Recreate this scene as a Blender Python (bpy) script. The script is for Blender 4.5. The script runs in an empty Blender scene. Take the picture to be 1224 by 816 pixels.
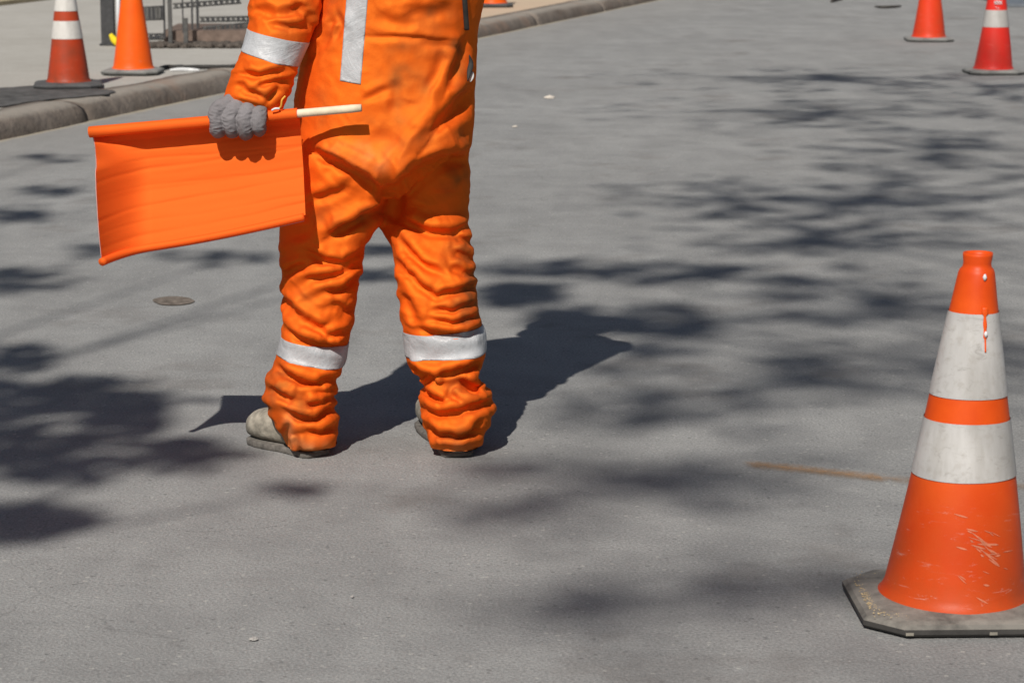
import bpy, bmesh, math, random
import numpy as np
from mathutils import Vector, Matrix
random.seed(7)
rng = np.random.default_rng(11)
S = bpy.context.scene
COL = S.collection
rad = math.radians

# ------------------------------------------------------------------ camera numbers
CAMH, PITCH, FPX = 1.36, rad(10.8), 3000.0
CX, CY = 612.0, 408.0
cp, sp = math.cos(PITCH), math.sin(PITCH)
CAM = np.array([0.0, 0.0, CAMH])
FW = np.array([0, cp, -sp]); UP = np.array([0, sp, cp]); RT = np.array([1.0, 0, 0])

def ray(px, py):
    return FW + (px - CX) / FPX * RT - (py - CY) / FPX * UP
def P(px, py, Y):                       # point of the place at distance Y from the standpoint
    r = ray(px, py); return CAM + r * (Y / r[1])
def G(px, py, z=0.0):                   # point on the ground
    r = ray(px, py); return CAM + r * ((z - CAMH) / r[2])
def proj(V):
    d = V - CAM
    w = d @ FW
    return CX + FPX * (d @ RT) / w, CY - FPX * (d @ UP) / w

# sun: from behind the standpoint, a little left, 45 degrees up
SAZ, SEL = rad(15), rad(45)
LDIR = np.array([math.sin(SAZ) * math.cos(SEL), math.cos(SAZ) * math.cos(SEL), -math.sin(SEL)])

# ------------------------------------------------------------------ helpers: objects
def tag(o, label=None, cat=None, group=None, kind=None):
    if label: o['label'] = label
    if cat: o['category'] = cat
    if group: o['group'] = group
    if kind: o['kind'] = kind
    return o

def empty(name, loc, label, cat, group=None):
    o = bpy.data.objects.new(name, None); COL.objects.link(o)
    o.location = loc; o.empty_display_size = 0.1
    bpy.context.view_layer.update()
    return tag(o, label, cat, group)

def obj(name, V, F, mat, parent=None, smooth=True, world=True):
    """one mesh object; V in world space (or local to parent when world=False)"""
    me = bpy.data.meshes.new(name)
    V = np.asarray(V, dtype=float)
    if parent is not None and world:
        V = V - np.array(parent.location)[None, :]
        par = parent.parent
        while par is not None:
            V = V - np.array(par.location)[None, :]; par = par.parent
    me.from_pydata(V.tolist(), [], [list(map(int, f)) for f in F])
    me.update()
    if smooth:
        me.polygons.foreach_set('use_smooth', [True] * len(me.polygons))
    if mat is not None:
        for m in (mat if isinstance(mat, (list, tuple)) else [mat]): me.materials.append(m)
    o = bpy.data.objects.new(name, me); COL.objects.link(o)
    if parent is not None: o.parent = parent
    return o

class MB:
    def __init__(s): s.V = []; s.F = []
    def add(s, V, F):
        n = len(s.V); s.V += [tuple(v) for v in V]; s.F += [tuple(i + n for i in f) for f in F]
    def box(s, lo, hi, M=None):
        x0, y0, z0 = lo; x1, y1, z1 = hi
        V = [(x0,y0,z0),(x1,y0,z0),(x1,y1,z0),(x0,y1,z0),(x0,y0,z1),(x1,y0,z1),(x1,y1,z1),(x0,y1,z1)]
        if M is not None: V = [tuple(M @ Vector(v)) for v in V]
        s.add(V, [(3,2,1,0),(4,5,6,7),(0,1,5,4),(1,2,6,5),(2,3,7,6),(3,0,4,7)])
    def tube(s, pts, radii, n=12, caps=True):
        V, F = tube(pts, radii, n, caps); s.add(V, F)

def frames(pts):
    pts = np.asarray(pts, float); m = len(pts)
    T = np.zeros_like(pts)
    T[1:-1] = pts[2:] - pts[:-2]; T[0] = pts[1] - pts[0]; T[-1] = pts[-1] - pts[-2]
    T /= np.linalg.norm(T, axis=1)[:, None] + 1e-12
    N = np.zeros_like(pts)
    ref = np.array([0, 1.0, 0]) if abs(T[0][1]) < 0.9 else np.array([1.0, 0, 0])
    n = ref - T[0] * (ref @ T[0]); n /= np.linalg.norm(n)
    for i in range(m):
        n = n - T[i] * (n @ T[i]); n /= np.linalg.norm(n) + 1e-12; N[i] = n
    return pts, T, N, np.cross(T, N)

def tube(pts, radii, n=12, caps=True):
    """radii: scalar, list, or list of (r_along_N, r_along_B)"""
    pts, T, N, B = frames(pts)
    m = len(pts)
    if np.isscalar(radii): radii = [radii] * m
    R = [(r, r) if np.isscalar(r) else r for r in radii]
    V = []; F = []
    for i in range(m):
        for k in range(n):
            a = 2 * math.pi * k / n
            V.append(pts[i] + N[i] * R[i][0] * math.cos(a) + B[i] * R[i][1] * math.sin(a))
    for i in range(m - 1):
        for k in range(n):
            a, b = i * n + k, i * n + (k + 1) % n
            F.append((a, b, b + n, a + n))
    if caps:
        F.append(tuple(range(n - 1, -1, -1))); F.append(tuple((m - 1) * n + k for k in range(n)))
    return V, F

def spline(pts, n=40):
    """Catmull-Rom through the points"""
    p = np.asarray(pts, float)
    p = np.vstack([2 * p[0] - p[1], p, 2 * p[-1] - p[-2]])
    out = []
    segs = len(p) - 3
    for t in np.linspace(0, segs - 1e-6, n):
        i = int(t); u = t - i
        a, b, c, d = p[i], p[i + 1], p[i + 2], p[i + 3]
        out.append(0.5 * (2 * b + (c - a) * u + (2 * a - 5 * b + 4 * c - d) * u * u + (3 * b - a - 3 * c + d) * u ** 3))
    return np.array(out)

def lathe(prof, n=64, M=None, squash=None):
    V = []; F = []
    m = len(prof)
    for r, z in prof:
        for k in range(n):
            a = 2 * math.pi * k / n
            V.append((r * math.cos(a), r * math.sin(a), z))
    for i in range(m - 1):
        for k in range(n):
            a, b = i * n + k, i * n + (k + 1) % n
            F.append((a, b, b + n, a + n))
    return V, F

def rings(secs, n=72, p=2.25):
    """horizontal superellipse sections (centre xyz, rx, ry) lofted into a closed tube"""
    V = []; F = []
    for c, rx, ry in secs:
        for k in range(n):
            a = 2 * math.pi * k / n
            ca, sa = math.cos(a), math.sin(a)
            V.append((c[0] + rx * math.copysign(abs(ca) ** (2 / p), ca), c[1] + ry * math.copysign(abs(sa) ** (2 / p), sa), c[2]))
    m = len(secs)
    for i in range(m - 1):
        for k in range(n):
            a, b = i * n + k, i * n + (k + 1) % n
            F.append((a, a + n, b + n, b))
    F.append(tuple(range(n))); F.append(tuple((m - 1) * n + k for k in range(n - 1, -1, -1)))
    return V, F

def remesh(V, F, voxel):
    me = bpy.data.meshes.new('tmp'); me.from_pydata([tuple(map(float, v)) for v in V], [], [tuple(map(int, f)) for f in F]); me.update()
    bm = bmesh.new(); bm.from_mesh(me); bmesh.ops.recalc_face_normals(bm, faces=bm.faces); bm.to_mesh(me); bm.free()
    o = bpy.data.objects.new('tmp', me); COL.objects.link(o)
    md = o.modifiers.new('r', 'REMESH'); md.mode = 'VOXEL'; md.voxel_size = voxel
    dg = bpy.context.evaluated_depsgraph_get(); dg.update()
    ev = o.evaluated_get(dg); m2 = ev.to_mesh()
    nv = len(m2.vertices); A = np.empty(nv * 3); m2.vertices.foreach_get('co', A)
    FF = [tuple(p.vertices) for p in m2.polygons]
    E = np.empty(len(m2.edges) * 2, dtype=np.int32); m2.edges.foreach_get('vertices', E)
    ev.to_mesh_clear()
    bpy.data.objects.remove(o); bpy.data.meshes.remove(me)
    return A.reshape(-1, 3), FF, E.reshape(-1, 2)

def relax(V, E, it, k=0.5):
    n = len(V)
    deg = np.bincount(E.ravel(), minlength=n).astype(float)
    for _ in range(it):
        acc = np.zeros_like(V)
        for c in range(3):
            acc[:, c] = np.bincount(E[:, 0], V[E[:, 1], c], n) + np.bincount(E[:, 1], V[E[:, 0], c], n)
        V = V + k * (acc / deg[:, None] - V)
    return V

def vnormals(V, F):
    q = np.array([f if len(f) == 4 else (f[0], f[1], f[2], f[2]) for f in F])
    fn = np.cross(V[q[:, 2]] - V[q[:, 0]], V[q[:, 3]] - V[q[:, 1]])
    tri = q[:, 2] == q[:, 3]
    if tri.any():
        fn[tri] = np.cross(V[q[tri, 1]] - V[q[tri, 0]], V[q[tri, 2]] - V[q[tri, 0]])
    N = np.zeros_like(V)
    for c in range(3):
        for j in range(4): N[:, c] += np.bincount(q[:, j], fn[:, c], len(V))
    return N / (np.linalg.norm(N, axis=1)[:, None] + 1e-12)

_perm = rng.permutation(512)
_perm = np.concatenate([_perm, _perm, _perm])
_grad = rng.normal(size=(512, 3)); _grad /= np.linalg.norm(_grad, axis=1)[:, None]
def perlin(X):
    X = np.asarray(X, float); i = np.floor(X).astype(int); f = X - i; i &= 511
    u = f * f * f * (f * (f * 6 - 15) + 10)
    r = np.zeros(len(X))
    for dx in (0, 1):
        for dy in (0, 1):
            for dz in (0, 1):
                h = _perm[(_perm[(_perm[(i[:, 0] + dx) & 511] + i[:, 1] + dy) & 511] + i[:, 2] + dz) & 511]
                g = _grad[h]
                dot = g[:, 0] * (f[:, 0] - dx) + g[:, 1] * (f[:, 1] - dy) + g[:, 2] * (f[:, 2] - dz)
                w = (u[:, 0] if dx else 1 - u[:, 0]) * (u[:, 1] if dy else 1 - u[:, 1]) * (u[:, 2] if dz else 1 - u[:, 2])
                r += w * dot
    return r * 1.6

# ------------------------------------------------------------------ helpers: materials
class NT:
    def __init__(s, name):
        s.m = bpy.data.materials.new(name); s.m.use_nodes = True
        s.t = s.m.node_tree; s.N = s.t.nodes; s.L = s.t.links
        s.b = s.N['Principled BSDF']; s.out = s.N['Material Output']
        s.tc = s.N.new('ShaderNodeTexCoord')
    def lk(s, a, b): s.L.new(a, b)
    def noise(s, scale, detail=4, rough=0.55, vec=None, dist=0.0):
        n = s.N.new('ShaderNodeTexNoise'); n.inputs['Scale'].default_value = scale
        n.inputs['Detail'].default_value = detail; n.inputs['Roughness'].default_value = rough
        n.inputs['Distortion'].default_value = dist
        s.lk(vec if vec is not None else s.tc.outputs['Object'], n.inputs['Vector']); return n.outputs['Fac']
    def voro(s, scale, feature='F1', vec=None):
        n = s.N.new('ShaderNodeTexVoronoi'); n.feature = feature; n.inputs['Scale'].default_value = scale
        s.lk(vec if vec is not None else s.tc.outputs['Object'], n.inputs['Vector'])
        return n
    def mapping(s, scale=(1,1,1), rot=(0,0,0), loc=(0,0,0)):
        n = s.N.new('ShaderNodeMapping'); n.inputs['Scale'].default_value = scale; n.inputs['Rotation'].default_value = rot
        n.inputs['Location'].default_value = loc
        s.lk(s.tc.outputs['Object'], n.inputs['Vector']); return n.outputs['Vector']
    def ramp(s, fac, stops):
        n = s.N.new('ShaderNodeValToRGB'); e = n.color_ramp.elements
        while len(e) > 2: e.remove(e[-1])
        while len(e) < len(stops): e.new(0.5)
        for k, (p, c) in enumerate(stops):
            e[k].position = p; e[k].color = (*c, 1) if not np.isscalar(c) else (c, c, c, 1)
        s.lk(fac, n.inputs['Fac']); return n.outputs['Color']
    def mix(s, fac, a, b, mode='MIX'):
        n = s.N.new('ShaderNodeMix'); n.data_type = 'RGBA'; n.blend_type = mode
        for v, k in ((fac, 0), (a, 6), (b, 7)):
            if hasattr(v, 'is_output') or hasattr(v, 'links'): s.lk(v, n.inputs[k])
            elif k == 0: n.inputs[k].default_value = v
            else: n.inputs[k].default_value = (*v, 1) if not np.isscalar(v) else (v, v, v, 1)
        return n.outputs[2]
    def math(s, op, a, b=None):
        n = s.N.new('ShaderNodeMath'); n.operation = op
        for k, v in enumerate((a, b)):
            if v is None: continue
            if hasattr(v, 'links'): s.lk(v, n.inputs[k])
            else: n.inputs[k].default_value = v
        return n.outputs[0]
    def attr(s, name):
        n = s.N.new('ShaderNodeAttribute'); n.attribute_name = name; return n.outputs['Fac']
    def bump(s, h, strength=0.4, dist=0.01, prev=None):
        n = s.N.new('ShaderNodeBump'); n.inputs['Strength'].default_value = strength; n.inputs['Distance'].default_value = dist
        s.lk(h, n.inputs['Height'])
        if prev is not None: s.lk(prev, n.inputs['Normal'])
        return n.outputs['Normal']
    def done(s, color, rough=0.8, normal=None, spec=0.3, metal=0.0):
        if hasattr(color, 'links'): s.lk(color, s.b.inputs['Base Color'])
        else: s.b.inputs['Base Color'].default_value = (*color, 1)
        if hasattr(rough, 'links'): s.lk(rough, s.b.inputs['Roughness'])
        else: s.b.inputs['Roughness'].default_value = rough
        s.b.inputs['Specular IOR Level'].default_value = spec
        s.b.inputs['Metallic'].default_value = metal
        if normal is not None: s.lk(normal, s.b.inputs['Normal'])
        return s.m

def simple(name, c, rough=0.7, var=0.25, scale=25, spec=0.3, metal=0.0, bump=0.15):
    t = NT(name)
    n = t.noise(scale, 5, 0.6)
    col = t.ramp(n, [(0.3, tuple(x * (1 - var) for x in c)), (0.7, tuple(min(1, x * (1 + var)) for x in c))])
    return t.done(col, rough, t.bump(n, bump, 0.004), spec, metal)

# kerb line on the ground: x = KX + KS * (y - KY)
KX, KY, KS = -2.57, 12.58, 0.310
kd = np.array([KS, 1.0, 0]); kd /= np.linalg.norm(kd)
kn = np.array([kd[1], -kd[0], 0])       # towards the road
k0 = np.array([KX, KY, 0])

def mat_road():
    t = NT('asphalt')
    obj_v = t.tc.outputs['Object']
    big = t.noise(0.55, 5, 0.6)
    mid = t.noise(3.5, 6, 0.62)
    st = t.noise(1.0, 5, 0.6, t.mapping((5.0, 1.1, 1), (0, 0, rad(-17))))
    fine = t.noise(160, 3, 0.7)
    grit = t.voro(190).outputs['Distance']
    spk = t.voro(75)
    col = t.ramp(big, [(0.3, (0.245, 0.243, 0.238)), (0.5, (0.292, 0.290, 0.284)), (0.7, (0.335, 0.333, 0.326))])
    col = t.mix(t.ramp(mid, [(0.38, 0.0), (0.66, 0.75)]), col, (0.222, 0.220, 0.217))
    col = t.mix(t.ramp(st, [(0.45, 0.0), (0.7, 0.5)]), col, (0.355, 0.352, 0.343))
    # aggregate grain
    col = t.mix(t.ramp(fine, [(0.35, 0.6), (0.55, 0.0)]), col, (0.14, 0.138, 0.135))
    col = t.mix(t.ramp(fine, [(0.57, 0.0), (0.70, 0.5)]), col, (0.42, 0.41, 0.39))
    # isolated dark and light specks
    sc = t.N.new('ShaderNodeSeparateColor'); t.lk(spk.outputs['Color'], sc.inputs[0])
    sel = t.math('GREATER_THAN', sc.outputs[0], 0.965)
    near = t.math('LESS_THAN', spk.outputs['Distance'], 0.35)
    col = t.mix(t.math('MULTIPLY', t.math('MULTIPLY', sel, near), 0.45), col, (0.09, 0.09, 0.09))
    sel2 = t.math('GREATER_THAN', sc.outputs[1], 0.965)
    col = t.mix(t.math('MULTIPLY', t.math('MULTIPLY', sel2, near), 0.6), col, (0.42, 0.41, 0.38))
    # hairline cracks, only here and there
    wob = t.N.new('ShaderNodeMix'); wob.data_type = 'VECTOR'; wob.inputs[0].default_value = 0.16
    nz = t.N.new('ShaderNodeTexNoise'); nz.inputs['Scale'].default_value = 4; nz.inputs['Detail'].default_value = 5
    t.lk(obj_v, nz.inputs['Vector'])
    t.lk(obj_v, wob.inputs[4]); t.lk(nz.outputs['Color'], wob.inputs[5])
    ck = t.voro(1.35, 'DISTANCE_TO_EDGE', wob.outputs[1]).outputs['Distance']
    line = t.ramp(ck, [(0.0, 1.0), (0.004, 0.0)])
    msk = t.ramp(t.noise(0.9, 3, 0.5, t.mapping((1, 1, 1), (0, 0, 0), (7, 3, 0))), [(0.5, 0.0), (0.62, 0.75)])
    crk = t.mix(1.0, line, msk, 'MULTIPLY')
    col = t.mix(t.math('MULTIPLY', crk, 0.32), col, (0.06, 0.058, 0.056))
    # brown oil and dirt stains
    col = t.mix(t.ramp(t.noise(1.7, 5, 0.65, t.mapping((1, 1, 1), (0, 0, 0), (2.2, 9, 0))), [(0.57, 0.0), (0.74, 0.55)]), col, (0.125, 0.108, 0.098))
    # sand collected along the gutter
    sx = t.N.new('ShaderNodeVectorMath'); sx.operation = 'DOT_PRODUCT'
    sx.inputs[1].default_value = tuple(kn); t.lk(obj_v, sx.inputs[0])
    dist = t.math('SUBTRACT', sx.outputs['Value'], float(kn @ k0))
    dist = t.math('ADD', dist, t.math('MULTIPLY', t.noise(9, 4, 0.7), -0.10))
    gut = t.ramp(dist, [(0.0, 0.85), (0.06, 0.0)])
    col = t.mix(gut, col, (0.44, 0.36, 0.23))
    gut2 = t.ramp(t.math('MULTIPLY', dist, 0.25), [(0.0, 0.4), (0.3, 0.0)])
    col = t.mix(gut2, col, (0.27, 0.255, 0.235))
    nrm = t.bump(fine, 0.55, 0.006)
    nrm = t.bump(grit, 0.25, 0.004, nrm)
    nrm = t.bump(mid, 0.4, 0.03, nrm)
    nrm = t.bump(crk, -0.6, 0.006, nrm)
    return t.done(col, 0.9, nrm, 0.25)

def mat_sidewalk():
    t = NT('sidewalk_concrete')
    a = t.noise(0.8, 5, 0.6); b = t.noise(6, 6, 0.65); c = t.noise(120, 2, 0.6)
    col = t.ramp(a, [(0.3, (0.385, 0.368, 0.335)), (0.7, (0.455, 0.438, 0.405))])
    col = t.mix(t.ramp(b, [(0.4, 0.0), (0.8, 0.45)]), col, (0.30, 0.275, 0.24))
    col = t.mix(t.ramp(c, [(0.35, 0.35), (0.6, 0.0)]), col, (0.22, 0.20, 0.17))
    # blends to a warmer tan towards the right
    sx = t.N.new('ShaderNodeSeparateXYZ'); t.lk(t.tc.outputs['Object'], sx.inputs[0])
    far = t.ramp(t.math('MULTIPLY', t.math('ADD', sx.outputs['X'], 1.3), 0.8), [(0.0, 0.0), (0.8, 0.7)])
    col = t.mix(far, col, (0.56, 0.40, 0.26))
    return t.done(col, 0.9, t.bump(c, 0.3, 0.004, t.bump(b, 0.2, 0.01)), 0.2)

def mat_kerb():
    t = NT('kerb_stone')
    a = t.noise(1.6, 5, 0.65); b = t.noise(14, 6, 0.7); c = t.noise(90, 3, 0.7)
    col = t.ramp(a, [(0.3, (0.135, 0.108, 0.088)), (0.7, (0.25, 0.212, 0.18))])
    col = t.mix(t.ramp(b, [(0.4, 0.0), (0.75, 0.7)]), col, (0.085, 0.075, 0.07))
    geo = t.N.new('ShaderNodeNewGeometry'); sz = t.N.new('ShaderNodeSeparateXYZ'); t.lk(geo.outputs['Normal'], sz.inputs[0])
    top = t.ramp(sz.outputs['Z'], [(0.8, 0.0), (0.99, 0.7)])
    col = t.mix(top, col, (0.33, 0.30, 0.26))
    col = t.mix(t.ramp(t.noise(2.2, 4, 0.6, t.mapping((1, 1, 1), (0, 0, 0), (4, 4, 4))), [(0.55, 0.0), (0.7, 0.5)]), col, (0.27, 0.17, 0.12))
    return t.done(col, 0.9, t.bump(c, 0.3, 0.004, t.bump(b, 0.8, 0.02)), 0.2)

def mat_coverall():
    t = NT('orange_coverall_cloth')
    dirt = t.attr('dirt'); pale = t.attr('pale')
    n1 = t.noise(5, 5, 0.6); n2 = t.noise(28, 5, 0.65)
    col = t.ramp(n1, [(0.3, (0.66, 0.046, 0.001)), (0.7, (0.77, 0.074, 0.003))])
    col = t.mix(t.ramp(n2, [(0.5, 0.0), (0.85, 0.28)]), col, (0.58, 0.034, 0.004))
    d = t.math('MINIMUM', t.math('MULTIPLY', dirt, t.math('ADD', 0.5, t.math('MULTIPLY', n2, 1.5))), 0.9)
    col = t.mix(d, col, (0.23, 0.055, 0.018))
    p = t.math('MULTIPLY', pale, t.math('ADD', 0.3, t.math('MULTIPLY', n2, 1.2)))
    col = t.mix(p, col, (0.62, 0.30, 0.14))
    w = t.N.new('ShaderNodeTexWave'); w.inputs['Scale'].default_value = 260; w.inputs['Distortion'].default_value = 2.5
    w.bands_direction = 'DIAGONAL'; t.lk(t.tc.outputs['Object'], w.inputs['Vector'])
    nrm = t.bump(w.outputs['Fac'], 0.18, 0.0012, t.bump(n2, 0.25, 0.004, t.bump(t.noise(70, 4, 0.6), 0.2, 0.003)))
    t.done(col, 0.85, nrm, 0.08)
    gl = t.N.new('ShaderNodeBsdfGlossy'); gl.inputs['Roughness'].default_value = 0.7
    t.lk(t.mix(t.math('MULTIPLY', dirt, 0.8), (0.92, 0.465, 0.055), (0.26, 0.085, 0.025)), gl.inputs['Color']); t.lk(nrm, gl.inputs['Normal'])
    mx = t.N.new('ShaderNodeMixShader'); mx.inputs[0].default_value = 0.24
    t.lk(t.b.outputs[0], mx.inputs[1]); t.lk(gl.outputs[0], mx.inputs[2]); t.lk(mx.outputs[0], t.out.inputs['Surface'])
    return t.m

def mat_tape():
    t = NT('silver_reflective_tape')
    n = t.noise(22, 5, 0.6); n2 = t.noise(120, 3, 0.6)
    col = t.ramp(n, [(0.3, (0.35, 0.355, 0.365)), (0.65, (0.48, 0.488, 0.505))])
    col = t.mix(t.ramp(n2, [(0.55, 0.0), (0.8, 0.35)]), col, (0.36, 0.35, 0.34))
    col = t.mix(t.math('MULTIPLY', t.attr('rim'), 0.55), col, (0.20, 0.19, 0.185))
    vb = t.voro(420); sb = t.N.new('ShaderNodeSeparateColor'); t.lk(vb.outputs['Color'], sb.inputs[0])
    col = t.mix(t.math('MULTIPLY', sb.outputs[0], 0.35), col, (0.30, 0.30, 0.31))
    fr_ = t.noise(9, 5, 0.7, None, 1.0)
    return t.done(col, 0.45, t.bump(fr_, 0.5, 0.012, t.bump(n, 0.35, 0.006, t.bump(vb.outputs['Distance'], 0.2, 0.001))), 0.45)

def mat_glove():
    t = NT('grey_knit_glove')
    n = t.noise(40, 5, 0.6); n2 = t.noise(11, 3, 0.5)
    col = t.ramp(n2, [(0.35, (0.185, 0.170, 0.176)), (0.7, (0.265, 0.248, 0.258))])
    col = t.mix(t.ramp(n, [(0.5, 0.0), (0.8, 0.45)]), col, (0.16, 0.15, 0.15))
    w = t.N.new('ShaderNodeTexWave'); w.inputs['Scale'].default_value = 300; t.lk(t.tc.outputs['Object'], w.inputs['Vector'])
    return t.done(col, 0.92, t.bump(w.outputs['Fac'], 0.5, 0.0015, t.bump(n, 0.6, 0.005)), 0.15)

def mat_flag():
    t = NT('fluorescent_orange_flag')
    n = t.noise(3.5, 4, 0.5, t.mapping((1, 1, 3)))
    col = t.ramp(n, [(0.3, (0.88, 0.026, 0.003)), (0.7, (0.94, 0.040, 0.006))])
    nb = t.bump(t.noise(220, 2, 0.5), 0.12, 0.001); t.done(col, 0.7, nb, 0.1)
    gl = t.N.new('ShaderNodeBsdfGlossy'); gl.inputs['Roughness'].default_value = 0.85; gl.inputs['Color'].default_value = (1.0, 0.52, 0.09, 1); t.lk(nb, gl.inputs['Normal'])
    m0 = t.N.new('ShaderNodeMixShader'); m0.inputs[0].default_value = 0.40; t.lk(t.b.outputs[0], m0.inputs[1]); t.lk(gl.outputs[0], m0.inputs[2])
    tr = t.N.new('ShaderNodeBsdfTranslucent'); tr.inputs['Color'].default_value = (1.0, 0.004, 0.012, 1)
    mx = t.N.new('ShaderNodeMixShader'); mx.inputs[0].default_value = 0.27
    t.lk(m0.outputs[0], mx.inputs[1]); t.lk(tr.outputs[0], mx.inputs[2]); t.lk(mx.outputs[0], t.out.inputs['Surface'])
    return t.m

def mat_cone(name, c1, c2, grime=0.35, scuff=0.5, low=0.12, seed=0.0):
    """orange vinyl: grime rising from the foot, rubbed whitish scuffs"""
    t = NT(name)
    n1 = t.noise(7, 5, 0.6, t.mapping((1, 1, 1), (0, 0, 0), (seed, 0, 0))); n2 = t.noise(38, 5, 0.7)
    col = t.ramp(n1, [(0.3, c1), (0.7, c2)])
    sx = t.N.new('ShaderNodeSeparateXYZ'); t.lk(t.tc.outputs['Object'], sx.inputs[0])
    g = t.ramp(t.math('DIVIDE', sx.outputs['Z'], low * 4), [(0.05, 1.0), (0.6, 0.0)])
    gm = t.mix(1.0, g, t.ramp(n1, [(0.35, 0.15), (0.65, 1.0)]), 'MULTIPLY')
    col = t.mix(t.math('MULTIPLY', gm, grime), col, (0.14, 0.04, 0.022))
    sv = t.mapping((1.6, 1.6, 9), (0.5, 0.35, 0.3), (seed, seed, 0))
    sc = t.noise(9, 6, 0.75, sv, 1.0)
    sm = t.mix(1.0, t.ramp(sc, [(0.60, 0.0), (0.70, 1.0)]), t.ramp(t.math('DIVIDE', sx.outputs['Z'], 0.3), [(0.35, 1.0), (0.9, 0.0)]), 'MULTIPLY')
    col = t.mix(t.math('MULTIPLY', sm, scuff), col, (0.62, 0.42, 0.36))
    rg = t.math('ADD', 0.36, t.math('MULTIPLY', n2, 0.25))
    return t.done(col, rg, t.bump(n2, 0.12, 0.003), 0.25)

def mat_collar(name, c, grime=0.5):
    t = NT(name)
    n = t.noise(7, 5, 0.65, t.mapping((2.2, 2.2, 0.7))); n2 = t.noise(60, 4, 0.65)
    streak = t.noise(16, 5, 0.6, t.mapping((1, 1, 0.12)))
    col = t.ramp(n, [(0.35, tuple(x * 0.86 for x in c)), (0.65, c)])
    col = t.mix(t.math('MULTIPLY', t.ramp(streak, [(0.46, 0.0), (0.66, 1.0)]), grime), col, (0.30, 0.28, 0.255))
    col = t.mix(t.math('MULTIPLY', t.ramp(n2, [(0.52, 0.0), (0.68, 1.0)]), grime * 0.8), col, (0.34, 0.31, 0.28))
    n3 = t.noise(11, 6, 0.8, t.mapping((1.4, 1.4, 4), (0.6, 0.4, 0.2)), 1.2)
    col = t.mix(t.math('MULTIPLY', t.ramp(n3, [(0.56, 0.0), (0.64, 1.0)]), grime), col, (0.27, 0.25, 0.23))
    return t.done(col, 0.48, t.bump(n2, 0.1, 0.002), 0.4)

def mat_rubber(name, c, sand):
    t = NT(name)
    n = t.noise(14, 6, 0.7); n2 = t.noise(70, 4, 0.7)
    col = t.ramp(n, [(0.3, tuple(x * 0.7 for x in c)), (0.7, tuple(x * 1.25 for x in c))])
    geo = t.N.new('ShaderNodeNewGeometry'); sz = t.N.new('ShaderNodeSeparateXYZ'); t.lk(geo.outputs['Normal'], sz.inputs[0])
    up = t.ramp(sz.outputs['Z'], [(0.3, 0.0), (0.9, 1.0)])
    col = t.mix(t.mix(1.0, up, t.ramp(n, [(0.32, 0.25), (0.6, 0.9)]), 'MULTIPLY'), col, sand)
    return t.done(col, 0.75, t.bump(n2, 0.3, 0.003, t.bump(n, 0.2, 0.006)), 0.3)

M = {}
M['road'] = mat_road(); M['sidewalk'] = mat_sidewalk(); M['kerb'] = mat_kerb()
M['coverall'] = mat_coverall(); M['tape'] = mat_tape(); M['glove'] = mat_glove(); M['flag'] = mat_flag()
M['boot'] = simple('dusty_boot_leather', (0.29, 0.262, 0.215), 0.85, 0.5, 38, 0.2, 0, 0.5)
M['sole'] = simple('dusty_boot_sole', (0.13, 0.118, 0.105), 0.9, 0.4, 60, 0.2)
M['solepart'] = simple('boot_sole_edge', (0.05, 0.046, 0.042), 0.85, 0.4, 60, 0.2)
M['skin'] = simple('skin', (0.42, 0.25, 0.17), 0.55, 0.1, 20)
M['added_hat'] = simple('added_hat_plastic', (0.75, 0.52, 0.05), 0.35, 0.08, 8, 0.5)
M['wood'] = simple('pale_wood', (0.66, 0.56, 0.41), 0.6, 0.12, 40)
M['strap'] = simple('black_webbing', (0.03, 0.028, 0.026), 0.7, 0.2, 60)
M['lining'] = simple('white_lining', (0.6, 0.58, 0.55), 0.8, 0.1, 60)
M['yellowcord'] = simple('yellow_cord', (0.75, 0.36, 0.05), 0.7, 0.1, 60)
M['thread'] = simple('pale_pink_thread', (0.62, 0.30, 0.26), 0.8, 0.1, 60)
M['iron'] = simple('dark_painted_iron', (0.045, 0.045, 0.047), 0.55, 0.3, 40, 0.4)
M['iron2'] = simple('weathered_grey_iron', (0.075, 0.073, 0.07), 0.6, 0.35, 40, 0.4)
M['white'] = simple('white_paint', (0.66, 0.67, 0.68), 0.5, 0.1, 30)
M['blue'] = simple('blue_grey_pipe', (0.12, 0.18, 0.25), 0.5, 0.15, 30)
M['yellow'] = simple('yellow_vinyl', (0.80, 0.62, 0.02), 0.45, 0.1, 30)
M['brick'] = simple('brown_planter_brick', (0.15, 0.11, 0.09), 0.9, 0.35, 18, 0.2, 0, 0.5)
M['soil'] = simple('planter_gravel', (0.085, 0.072, 0.062), 0.95, 0.6, 35, 0.1, 0, 0.8)
M['bark'] = simple('tree_bark', (0.12, 0.09, 0.065), 0.9, 0.4, 14, 0.2, 0, 0.6)
M['leaf'] = simple('tree_leaf', (0.055, 0.09, 0.025), 0.6, 0.3, 9)
M['patch'] = simple('dark_painted_shade', (0.085, 0.082, 0.08), 0.9, 0.45, 14, 0.2, 0, 0.4)
M['rust'] = simple('rusty_dirt', (0.15, 0.125, 0.105), 0.95, 0.5, 40, 0.1, 0, 0.5)
M['chalk'] = simple('orange_marking_paint', (0.33, 0.235, 0.15), 0.9, 0.3, 40, 0.1)
M['steel'] = simple('blue_grey_steel', (0.14, 0.155, 0.175), 0.5, 0.2, 12, 0.4)
M['paper'] = simple('paper_scrap', (0.58, 0.52, 0.45), 0.8, 0.12, 60)
M['twig'] = simple('dark_twig', (0.045, 0.04, 0.035), 0.9, 0.3, 40)
M['stone'] = simple('pale_pebble', (0.36, 0.34, 0.32), 0.9, 0.2, 60)

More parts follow.
